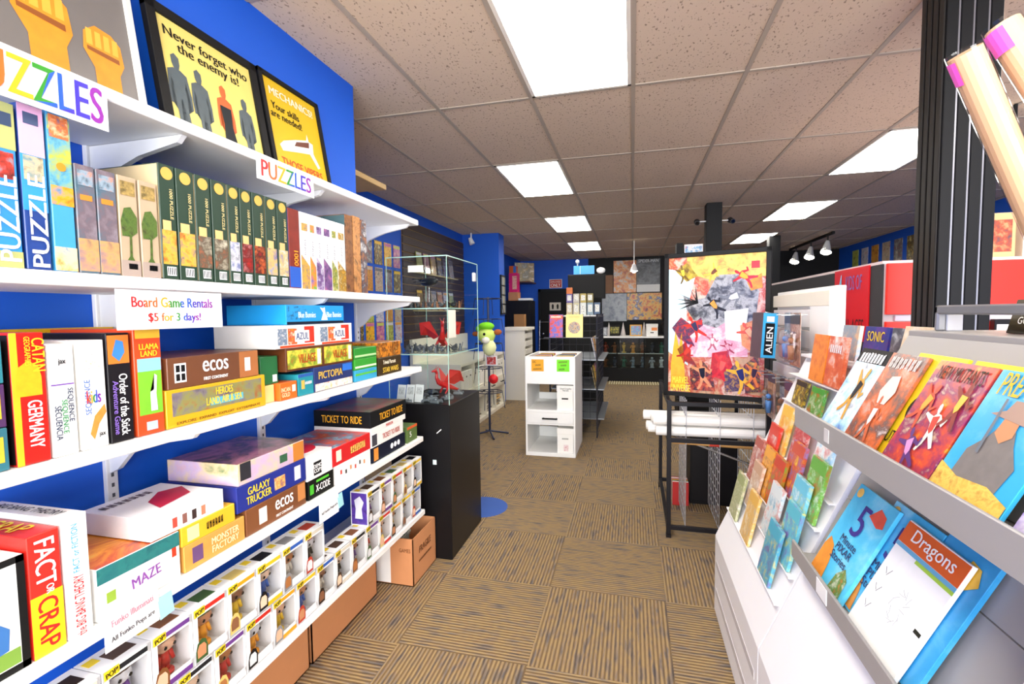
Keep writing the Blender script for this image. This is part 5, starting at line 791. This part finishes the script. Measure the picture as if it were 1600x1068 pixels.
o = obj('wall_sign', B((-.008, 0, -.215, .215, 0, .40), bev=.001), mat('#d81420', .35), None, (1.194, 3.07, 1.34)); o['_d'] = (.016, .43, .40); tag(o, 'red sign with pale blue lettering on the black gondola side', 'sign'); text(o, '-X', '4', -.3, .27, .05, .13, INK('#8ac8e8')); text(o, '-X', 'KIDS OF', .1, .3, .2, .08, INK('#8a6ab0')); text(o, '-X', 'ALL AGES', .1, -.3, .26, .08, INK('#4a1014'))
for q, (x, c, lb) in enumerate(((1.72, '#c8a070', 'tan boxed toy on top of the red gondola'), (1.9, '#e8e0d0', 'cream boxed toy on top of the red gondola'))):
    o = box('toy_carton', lb, 'box', (x, 2.95, 1.751), (.15, .2, .22), mat(c, .4)); patch(o, '-Y', 0, 0, .8, .7, art((c, '#a04a30', '#404850'), 30, q))
for q in range(3): o = box('toy_pack', ['black', 'red striped', 'pink'][q]+' toy pack hanging on the red slatwall right of the column', 'toy pack', (1.66+.11*q, 2.68, 1.30), (.09, .03, .16), mat(('#181818', '#d8d0cc', '#e88a9a')[q], .4)); patch(o, '-Y', 0, .2, .8, .3, mat(('#e8e8e8', '#c82020', '#f0f0f0')[q], .4), 'label')
cl = empty('fluted_column', (1.228, 2.277, 0)); tag(cl, 'black fluted column with thin silver grooves rising to the ceiling', 'column'); CO = mat('#08080a', .5, var=.1)
obj('shaft', B((-.088, .088, -.074, .074, 0, CEIL-.002), bev=.003), CO, cl)
for q in range(4): obj('front_rib', B((-.088+.046*q, -.05+.046*q, -.081, -.074, 0, CEIL-.002), bev=.002), CO, cl)
for q in range(3): obj('silver_groove', B((-.049+.046*q, -.043+.046*q, -.0765, -.074, 0, CEIL-.002)), mat('#8a8a92', .3, .8), cl)
for q in range(4): obj('side_rib', B((-.095, -.088, -.074+.039*q, -.045+.039*q, 0, CEIL-.002), bev=.002), mat('#24211f', .45, .2), cl)
# ------------------------------------------------------------------ white slatwall with blister packs
ws = empty('white_slatwall', (.85, 2.95, 0)); tag(ws, 'white slatwall stand with blister packs behind the comic rack', 'slatwall'); obj('frame', B((.02, .06, -.56, .31, 0, 1.62), bev=.003), WHITE, ws); obj('header', B((-.005, .02, -.56, .31, 1.53, 1.60), bev=.003), CREAM, ws); obj('end_panel', B((-.004, .02, -.56, -.32, .05, 1.53)), WHITE, ws)
for q in range(14): obj('slat', B((.0, .02, -.315, .31, .06+.105*q, .15+.105*q), bev=.002), mat('#ece6e6', .4), ws)
def blister(label, y, z, k, x=.80):
    t = empty('blister_pack', (x, y, z)); tag(t, label, 'toy pack', 'blister packs on the white slatwall'); c = obj('backing_card', B((.0, .002, -.075, .075, 0, .26)), art((('#c8c8cc', '#8a9098', '#3a4050'), ('#d8ccc0', '#a0705a', '#404860'))[k % 2], 25, k), t); c['_d'] = (.004, .15, .26); patch(c, '-X', 0, .38, .9, .18, mat(('#2a3a5a', '#30303a', '#5a3a60')[k % 3], .4), 'title_panel')
    bm = bmesh.new(); bm_box(bm, -.035, -.001, -.05, .05, .02, .17, .012); obj('bubble', bm, CLEAR, t); bm = bmesh.new(); bm_cyl(bm, (-.016, 0, .03), (-.016, 0, .1), .012, .018, 8); bm_ball(bm, (-.016, 0, .125), .017, sub=1); obj('toy', mesh_of(bm, True), mat(('#4a80c0', '#a06a4a', '#8a8a90')[k % 3], .5), t); bm = bmesh.new(); bm_cyl(bm, (-.06, 0, .25), (.05, 0, .25), .003, seg=6); obj('hook', bm, CHROME, t)
n = 0
for r, z in enumerate((1.24, .90)):
    for q in ((2, 3) if r == 0 else range(4)): blister('clear toy blister pack in the '+['upper', 'lower'][r]+' row of the white slatwall, '+ords[q if r else q-2]+' from the left', (3.12-.155*q) if r else (3.02-.165*q+.06), z, n, .79-.02*(q % 2)); n += 1
o = box('figure_carton', 'narrow light blue and black toy carton hanging beside the big poster', 'box', (.735, 3.04, 1.24), (.085, .12, .26), mat('#5a4a50', .4, var=.3)); o.rotation_euler = (0, .06, .25); patch(o, '-Y', 0, 0, .98, .98, mat('#38a8e0', .4)); patch(o, '-Y', .0, -.08, .62, .7, INK(K), 'title_panel', d=.0012); text(o, '-Y', 'ALIEN', 0, -.1, .15, .036, INK(WH), 90, d=.0025); patch(o, '-Y', 0, .36, .5, .12, INK('#e8e8e8'), 'emblem', d=.0012); bm = bmesh.new(); bm_cyl(bm, (.0, 0, .262), (.10, .03, .255), .003, seg=6); bm_cyl(bm, (0, 0, .25), (0, 0, .264), .003, seg=6); obj('hook', bm, CHROME, o)
# ------------------------------------------------------------------ the comic rack on the right
def prism(pts, y0, y1):
    bm = bmesh.new(); a = [bm.verts.new((x, y0, z)) for x, z in pts]; b2 = [bm.verts.new((x, y1, z)) for x, z in pts]; bm.faces.new(a); bm.faces.new(b2[::-1]); n = len(pts)
    for q in range(n): bm.faces.new((a[q], b2[q], b2[(q+1) % n], a[(q+1) % n]))
    bmesh.ops.recalc_face_normals(bm, faces=bm.faces); return bm
RW = mat('#f0eff0', .4, var=.01); RG = mat('#a39f9b', .4, .1, var=.02)
kr = empty('kids_comic_display', (0, 0, 0)); tag(kr, 'white sloped comic display at the far end of the comic rack', 'comic display')
obj('body', prism([(.405, .02), (.405, .398), (.80, 1.31), (.84, 1.31), (.84, .02)], 1.66, 2.49), RW, kr); obj('kick_plate', B((.42, .83, 1.67, 2.48, 0, .02)), mat('#a8a4a4', .5), kr)
for z in (.55, .645, .725, .81, .90, 1.10, 1.22): x = .405+(z-.398)*.4316; obj('ledge', B((x-(.045 if z > 1.2 else .018), x+.02, 1.67, 2.48, z-.004, z)), RW, kr)
obj('top_ledge', B((.765, .84, 1.495, 2.48, 1.298, 1.31), bev=.002), RW, kr)
obj('groove', B((.403, .405, 1.7, 2.45, .12, .15)), mat('#c8c4c4', .5), kr); obj('groove', B((.403, .405, 1.7, 2.45, .26, .29)), mat('#c8c4c4', .5), kr)
CC = [(1.10, 2.359, ('#e8c020', '#303028', '#f0d860'), 'yellow and black'), (1.10, 2.171, ('#c82818', '#3a9a30', '#f0e0d0'), 'red and green'), (.90, 2.307, ('#e07830', '#f0c050', '#e8e0d0'), 'orange tower'), (.90, 2.109, ('#d8d4d0', '#c83030', '#8a8a90'), 'pale with red'), (.81, 2.344, ('#c01c18', '#d84030', '#e8d8d0'), 'crimson'), (.81, 2.036, ('#4a90d8', '#c84a30', '#f0d030'), 'sky blue'), (.90, 1.878, ('#6ac0e8', '#f0f4f4', '#d84a40'), 'aqua'), (.725, 2.273, ('#3a3048', '#e8a028', '#8a2a38'), 'dark plum'), (.725, 2.127, ('#e88a20', '#c83a18', '#6aa030'), 'orange jungle'), (.81, 1.837, ('#f0ece0', '#6ab040', '#c84a3a'), 'white and green'), (.645, 2.035, ('#4a9ab8', '#d8e0e0', '#c84a30'), 'teal'), (.55, 2.2, ('#f0e8d0', '#e0b050', '#c8c0b0'), 'cream'), (.725, 1.88, ('#e8d030', '#6ac0d8', '#f4f4f0'), 'lemon and aqua'), (.645, 1.84, ('#f0d83a', '#5ab8c8', '#8a5aa8'), 'yellow and turquoise'), (.645, 2.313, ('#f0ece4', '#c8a080', '#e8e0d8'), 'ivory'), (.55, 2.44, ('#e8e0c8', '#a0a870', '#f0ece0'), 'pale olive'), (.725, 2.44, ('#d8c8b8', '#b04a38', '#f0e8e0'), 'beige and brick'), (.55, 1.90, ('#e8c830', '#4aa8c0', '#7a3a8a'), 'yellow, teal and purple')]
for q, (z, y, c, lb) in enumerate(CC):
    x = .405+(z-.398)*.4316
    o = comic('comic_book', lb+' children\'s comic on the white sloped display, '+{1.10: 'top', .90: 'second', .81: 'third', .725: 'fourth', .645: 'fifth', .55: 'lowest'}[z]+' ledge', (x-.016, y-.07, z+.001), .135, .105 if z > 1 else .205, art(c, 26, 100+q), (-.22, 0, -math.pi/2), th=.012, group='comics on the white sloped display'); patch(o, '-Y', 0, .38, .9, .2, mat(c[1], .4), 'title_panel')
UPR = [(1.222, 2.16, ('#e06818', '#f09030', '#c84a10'), 'orange', None, .15), (1.222, 2.0, ('#c03a20', '#e06a3a', '#f0f0e8'), 'brick red', '~6', .15), (1.315, 2.10, ('#e08030', '#8aa0b0', '#f0c080'), 'apricot and grey', None, .14), (1.315, 1.90, ('#4a2a70', '#2a3a8a', '#6a3a90'), 'purple', 'SONIC', .17), (1.315, 1.74, ('#202024', '#5a5a60', '#e0e0e0'), 'black', None, .12)]
for q, (z, y, c, lb, tx, w2) in enumerate(UPR):
    o = comic('comic_book', lb+' comic standing at the top of the white sloped display', (.718 if z < 1.3 else .805, y, z+.001), w2, .19 if z < 1.3 else .135, art(c, 18, 130+q), (-.12, 0, -math.pi/2), th=.014, group='comics at the top of the white display')
    if tx: text(o, '-Y', tx, 0, .25, w2*.7, .035, INK('#f0d020' if q == 3 else WH))
rk = empty('comic_rack', (0, 0, 0)); tag(rk, 'grey two-tier comic rack on a white base along the right side', 'comic rack'); YN, YE = -.9, 1.65
obj('base', prism([(.405, .02), (.405, .398), (.55, .735), (.84, .735), (.84, .02)], YN, YE), RW, rk); obj('kick_plate', B((.42, .83, YN, YE, 0, .02)), mat('#a8a4a4', .5), rk); obj('back_panel', B((.80, .84, YN, 1.49, .735, 1.44)), RG, rk)
obj('lower_shelf', B((.50, .80, YN, YE, .737, .745)), RG, rk); obj('lower_lip', B((.495, .503, YN, YE, .73, .785), bev=.002), RG, rk); obj('upper_shelf', B((.50, .80, YN, YE, 1.168, 1.176)), RG, rk); obj('upper_lip', B((.495, .503, YN, YE, 1.15, 1.215), bev=.002), RG, rk)
for nm, a, b2 in (('lower_back', (.56, .748), (.73, 1.12)), ('upper_back', (.575, 1.178), (.72, 1.45))):
    for q in range(2):
        f0, f1 = q/2+.004, (q+1)/2-.004; P0 = (a[0]+(b2[0]-a[0])*f0, a[1]+(b2[1]-a[1])*f0); P1 = (a[0]+(b2[0]-a[0])*f1, a[1]+(b2[1]-a[1])*f1); obj(nm, prism([P0, P1, (P1[0]+.01, P1[1]), (P0[0]+.01, P0[1])], YN, (YE-.005) if nm == 'lower_back' else 1.49), RG, rk)
obj('top_cap', B((.715, .95, YN, 1.49, 1.44, 1.455), bev=.002), RG, rk)
bm = bmesh.new(); bm_box(bm, .745, .765, YN, 1.44, 1.497, 1.52, .004); bm_box(bm, .745, .765, 1.425, 1.44, 1.455, 1.52, .004); obj('top_rail', bm, mat('#8a8a8c', .35, .4), rk); obj('rail_bracket', B((.765, .80, 1.425, 1.44, 1.455, 1.497), bev=.002), mat('#b8b8ba', .35, .4), rk)
for y in (1.40, .75): obj('price_label', B((.4935, .495, y-.035, y+.035, .738, .78)), mat('#f4f4f2', .5), rk)
obj('lip_emblem', B((.4938, .495, 1.38, 1.41, 1.165, 1.20)), mat('#d0ccc8', .5), rk)
B1 = [(1.447, .155, ('#2a50c0', '#a8d8f0', '#e8f4fc', '#182040'), 'blue and white action comic', '~8', K), (1.295, .15, ('#c8b0a0', '#d86a30', '#6a5048', '#f0e0d8'), 'pale brown and orange portrait comic', '~7', '#d8d0c8'), (1.10, .165, ('#f0c020', '#d8502a', '#8a2a5a', '#f8e8b0'), 'golden comic with crowded fighters', 'NEW MUTANTS', '#3a2a18'), (.925, .17, ('#38a8d8', '#38a8d8', '#6ac0e0'), 'sky blue western comic with a gunman', 'PREACHER', '#f0b820'), (.73, .17, ('#f0ece8', '#7a5ab0', '#e8d8f0'), 'white and violet comic right of the western one', None, K), (.54, .17, ('#c83028', '#f0d0a0', '#303040'), 'red comic at the near end of the upper shelf', None, K)]
for q, (y, w2, c, lb, tx, tc) in enumerate(B1):
    o = comic('comic_book', lb+' on the upper rack shelf', (.517, y, 1.178), w2, .25, art(c, 16, 150+q), (-.46, 0, -math.pi/2), th=.007, group='comics on the upper rack shelf')
    if q == 0: patch(o, '-Y', 0, .42, 1, .16, INK(K), 'title_panel')
    if tx: text(o, '-Y', tx, .02, .4, w2*.8, .03 if q != 3 else .042, INK(tc if q else WH), d=.002)
    if q == 3:
        poly(o, '-Y', [(-.32, -.42), (-.3, -.1), (-.15, .02), (-.1, .1), (.12, .1), (.2, .0), (.34, -.12), (.3, -.3), (.2, -.44)], mat('#77706a', .5, var=.25, scale=40), 'printed_coat'); poly(o, '-Y', [(-.1, .06), (-.08, .2), (.1, .2), (.12, .06), (.02, .0)], mat('#c88a5c', .5), 'printed_face', d=.0018); poly(o, '-Y', [(-.28, .18), (.3, .14), (.16, .22), (.1, .3), (-.08, .3), (-.12, .22)], mat('#a88a78', .5), 'printed_hat', d=.0024); poly(o, '-Y', [(-.5, -.5), (.5, -.5), (.5, -.34), (.2, -.28), (-.2, -.3), (-.5, -.24)], art(('#d8902a', '#f0c860', '#a86a20'), 40, 3), 'printed_crowd', d=.002); poly(o, '-Y', [(-.2, .3), (-.17, .3), (-.13, -.1), (-.17, -.1)], mat('#6a7078', .4), 'printed_rifle', d=.003)
    if q == 0: hero(o, '-Y', .1, .0, .7, .62, -15, mat('#d89a28', .4, var=.3, scale=50), .002, INK('#1c1c24'))
    if q == 1: hero(o, '-Y', .0, -.18, .6, .5, 5, mat('#c86030', .4, var=.3, scale=50), .002, mat('#e8d8d0', .4)); poly(o, '-Y', [(-.2, .1), (-.1, .26), (.12, .28), (.22, .12), (.12, -.02), (-.1, -.02)], mat('#e8d4c8', .4, var=.15, scale=40), 'printed_face', .0018)
    if q == 2:
        for k2 in range(4): hero(o, '-Y', (-.26, .1, .3, -.05)[k2], (.1, -.05, .16, -.28)[k2], .5, .42, (-20, 15, -5, 30)[k2], mat(('#c84a28', '#f0e8d0', '#8a2a20', '#5a2a70')[k2], .4, var=.3, scale=50), .002+.0007*k2, mat(('#f0a030', '#c83a28', '#f0b840', '#d890c0')[k2], .4))
    if q == 9: poly(o, '-Y', [(.0, .2), (.2, .3), (.3, .1), (.2, -.1), (.05, -.2), (.1, .05)], mat('#e0a028', .5, var=.3, scale=40), 'printed_figure')
for q, (y, lb) in enumerate(((1.20, 'left'), (1.015, 'right'))):
    o = comic('comic_book', 'yellow comic with a large dark cross ring, '+lb+' one, tucked behind on the upper shelf', (.532, y, 1.178), .165, .255, mat('#f2d022', .4), (-.44, 0, -math.pi/2), th=.007, group='yellow ring comics'); ring = bmesh.new(); bmesh.ops.create_circle(ring, segments=24, radius=.04); rv = list(ring.verts); bmesh.ops.create_circle(ring, segments=24, radius=.028); rv2 = list(ring.verts)[24:]
    for k2 in range(24): ring.faces.new((rv[k2], rv[(k2+1) % 24], rv2[(k2+1) % 24], rv2[k2]))
    e = obj('printed_ring', ring, INK('#2a2418'), o); e.matrix_local = face_m('-Y', (0, 0, .1275), .03, .0, .0012); 
    for a in (45, -45): patch(o, '-Y', .18, 0, .45, .05, INK('#2a2418'), 'printed_cross', rot=a, d=.001)
    text(o, '-Y', 'MUTANTS', .05, -.28, .11, .03, INK('#2a2418'))
o = comic('comic_book', 'stack of white fairy-tale comics on the ledge left of the grey cap', (.775, 1.595, 1.312), .19, .145, art(('#f0e8dc', '#e8d0a8', '#f8f4f0'), 14, 4), (-.2, 0, -math.pi/2), th=.03); text(o, '-Y', 'FROZEN\nADVENTURES', .05, .1, .12, .05, INK('#d8c8a8'))
B2 = [(1.455, .205, .29, .517, ('#38b0e0', '#5ac8f0', '#a8e4f8'), 'sky blue story book with a purple 5, nearest the far end'), (1.31, .2, .30, .532, ('#38b0e0', '#4ab8e8', '#98dcf4'), 'second sky blue story book tucked behind the first'), (1.13, .15, .315, .532, ('#2a90c8', '#38a0d8', '#70c4e8'), 'third sky blue story book half hidden at the back'), (1.20, .215, .29, .518, ('#fafafa', '#f6f6f6', '#ffffff'), 'white drawing book with an orange title band'), (.785, .22, .30, .518, ('#fbf8ec', '#fdfbf4', '#fff8e0'), 'white and pale yellow book at the near end')]
for q, (y, w2, h2, x, c, lb) in enumerate(B2):
    o = comic('story_book', lb+', lower rack shelf', (x, y, .7455), w2, h2, art(c, 8, 170+q, rough=.35), (-.46, 0, -math.pi/2), 'book', .010, 'books on the lower rack shelf')
    if q == 2: poly(o, '-Y', [(.0, .3), (.1, .42), (.3, .4), (.4, .3), (.2, .22)], mat('#e0b030', .5, var=.3, scale=40), 'printed_toys')
    elif q < 2:
        text(o, '-Y', '5', -.02, .2, .05, .09, INK('#3a2a8a'), d=.002); text(o, '-Y', 'Minute\nPIXAR\nStories', .0, -.12, .09, .075, INK('#2a2a5a'), d=.002); poly(o, '-Y', [(-.48, -.48), (-.1, -.48), (-.15, -.3), (-.25, -.15), (-.42, -.1), (-.48, -.2)], mat('#e89030', .5, var=.3, scale=30), 'printed_toys'); poly(o, '-Y', [(.05, .3), (.2, .42), (.38, .38), (.42, .28), (.3, .25)], mat('#e0503a', .5, var=.3, scale=40), 'printed_toys'); poly(o, '-Y', [(.1, -.48), (.42, -.48), (.4, -.3), (.25, -.22), (.12, -.32)], art(('#f0e8d8', '#5a8a40', '#c87a40'), 40, 6), 'printed_toys'); bm = bmesh.new(); bm_cyl(bm, (0, 0, 0), (0, 0, .001), .014, seg=20); e = obj('seal', bm, mat('#f0c060', .4), o); e.matrix_local = face_m('-Y', (0, 0, h2/2), -.38*w2, .42*h2, .001)
    elif q == 3:
        patch(o, '-Y', 0, .40, 1, .18, mat('#e2601c', .45), 'title_band'); text(o, '-Y', 'Dragons', .03, .40, .15, .04, INK(WH), d=.002); patch(o, '-Y', 0, .29, 1, .035, mat('#6ab0d8', .45), 'title_band'); patch(o, '-Y', .2, .26, .6, .03, mat('#a8d048', .45), 'title_band')
        for k2 in range(3): patch(o, '-Y', -.38, .05-.16*k2, .08, .004, INK('#707070'), 'drawing_line', rot=-50); patch(o, '-Y', -.32, .05-.16*k2, .1, .004, INK('#707070'), 'drawing_line', rot=60)
        for k2 in range(14): a = k2*.45; patch(o, '-Y', .05+.14*math.cos(a)*(.5+.5*((k2*7) % 5)/5), -.1+.12*math.sin(a), .09, .004, INK('#b8b8b8'), 'drawing_line', rot=k2*37)
        patch(o, '-Y', .42, -.12, .1, .03, INK('#2a2a20'), 'drawing_mark')
    else:
        patch(o, '-Y', 0, .38, 1, .2, mat('#f8ec90', .45), 'title_band'); poly(o, '-Y', [(-.4, .3), (-.3, .45), (-.2, .4), (-.22, .25), (-.35, .2)], art(('#f0a0c0', '#a0c8e8', '#f0e0a0'), 40, 2), 'printed_figure'); patch(o, '-Y', .1, -.3, .06, .08, mat('#3a5a80', .4), 'printed_mark')
pq = obj('plaque', B((-.004, .004, -.12, .12, 0, .075), bev=.001), mat('#3a2f14', .35, .2, var=.2), None, (.80, 1.16, 1.456), (0, .25, 0)); pq['_d'] = (.008, .24, .075); tag(pq, 'dark gold plaque with a villain motto standing on the rack cap', 'sign'); text(pq, '-X', 'A STORY IS ONLY AS\nGOOD AS ITS VILLAIN', 0, 0, .19, .034, INK('#f4f0e4'))
for q, (p0, p1, lb) in enumerate((((.608, 1.113, 1.994), (.90, 1.24, 1.478), 'left'), ((.677, 1.134, 2.044), (.915, 1.05, 1.478), 'right'))):
    a, b2 = Vector(p0), Vector(p1); t = empty('poster_tube', p0); tag(t, 'plastic wrapped brown poster tube with a pink sticker, '+lb+' one by the column', 'poster tube', 'wrapped poster tubes'); d_ = b2-a
    bm = bmesh.new(); bm_cyl(bm, (0, 0, 0), d_, .026, seg=20); obj('tube', mesh_of(bm, False), mat('#d8ac84', .6, var=.08), t); bm = bmesh.new(); bm_cyl(bm, -d_*.012, d_*1.0, .0285, seg=20, cap=False); obj('plastic_wrap', bm, CLEAR, t)
    bm = bmesh.new(); bm_cyl(bm, d_*.01, d_*.085, .0292, seg=20, cap=False); dl = [f for f in bm.faces if f.calc_center_median().x > -.008]; bmesh.ops.delete(bm, geom=dl, context='FACES'); obj('pink_sticker', bm, mat('#e858c0', .5), t)
for o in bpy.data.objects:
    if '_d' in o: del o['_d']
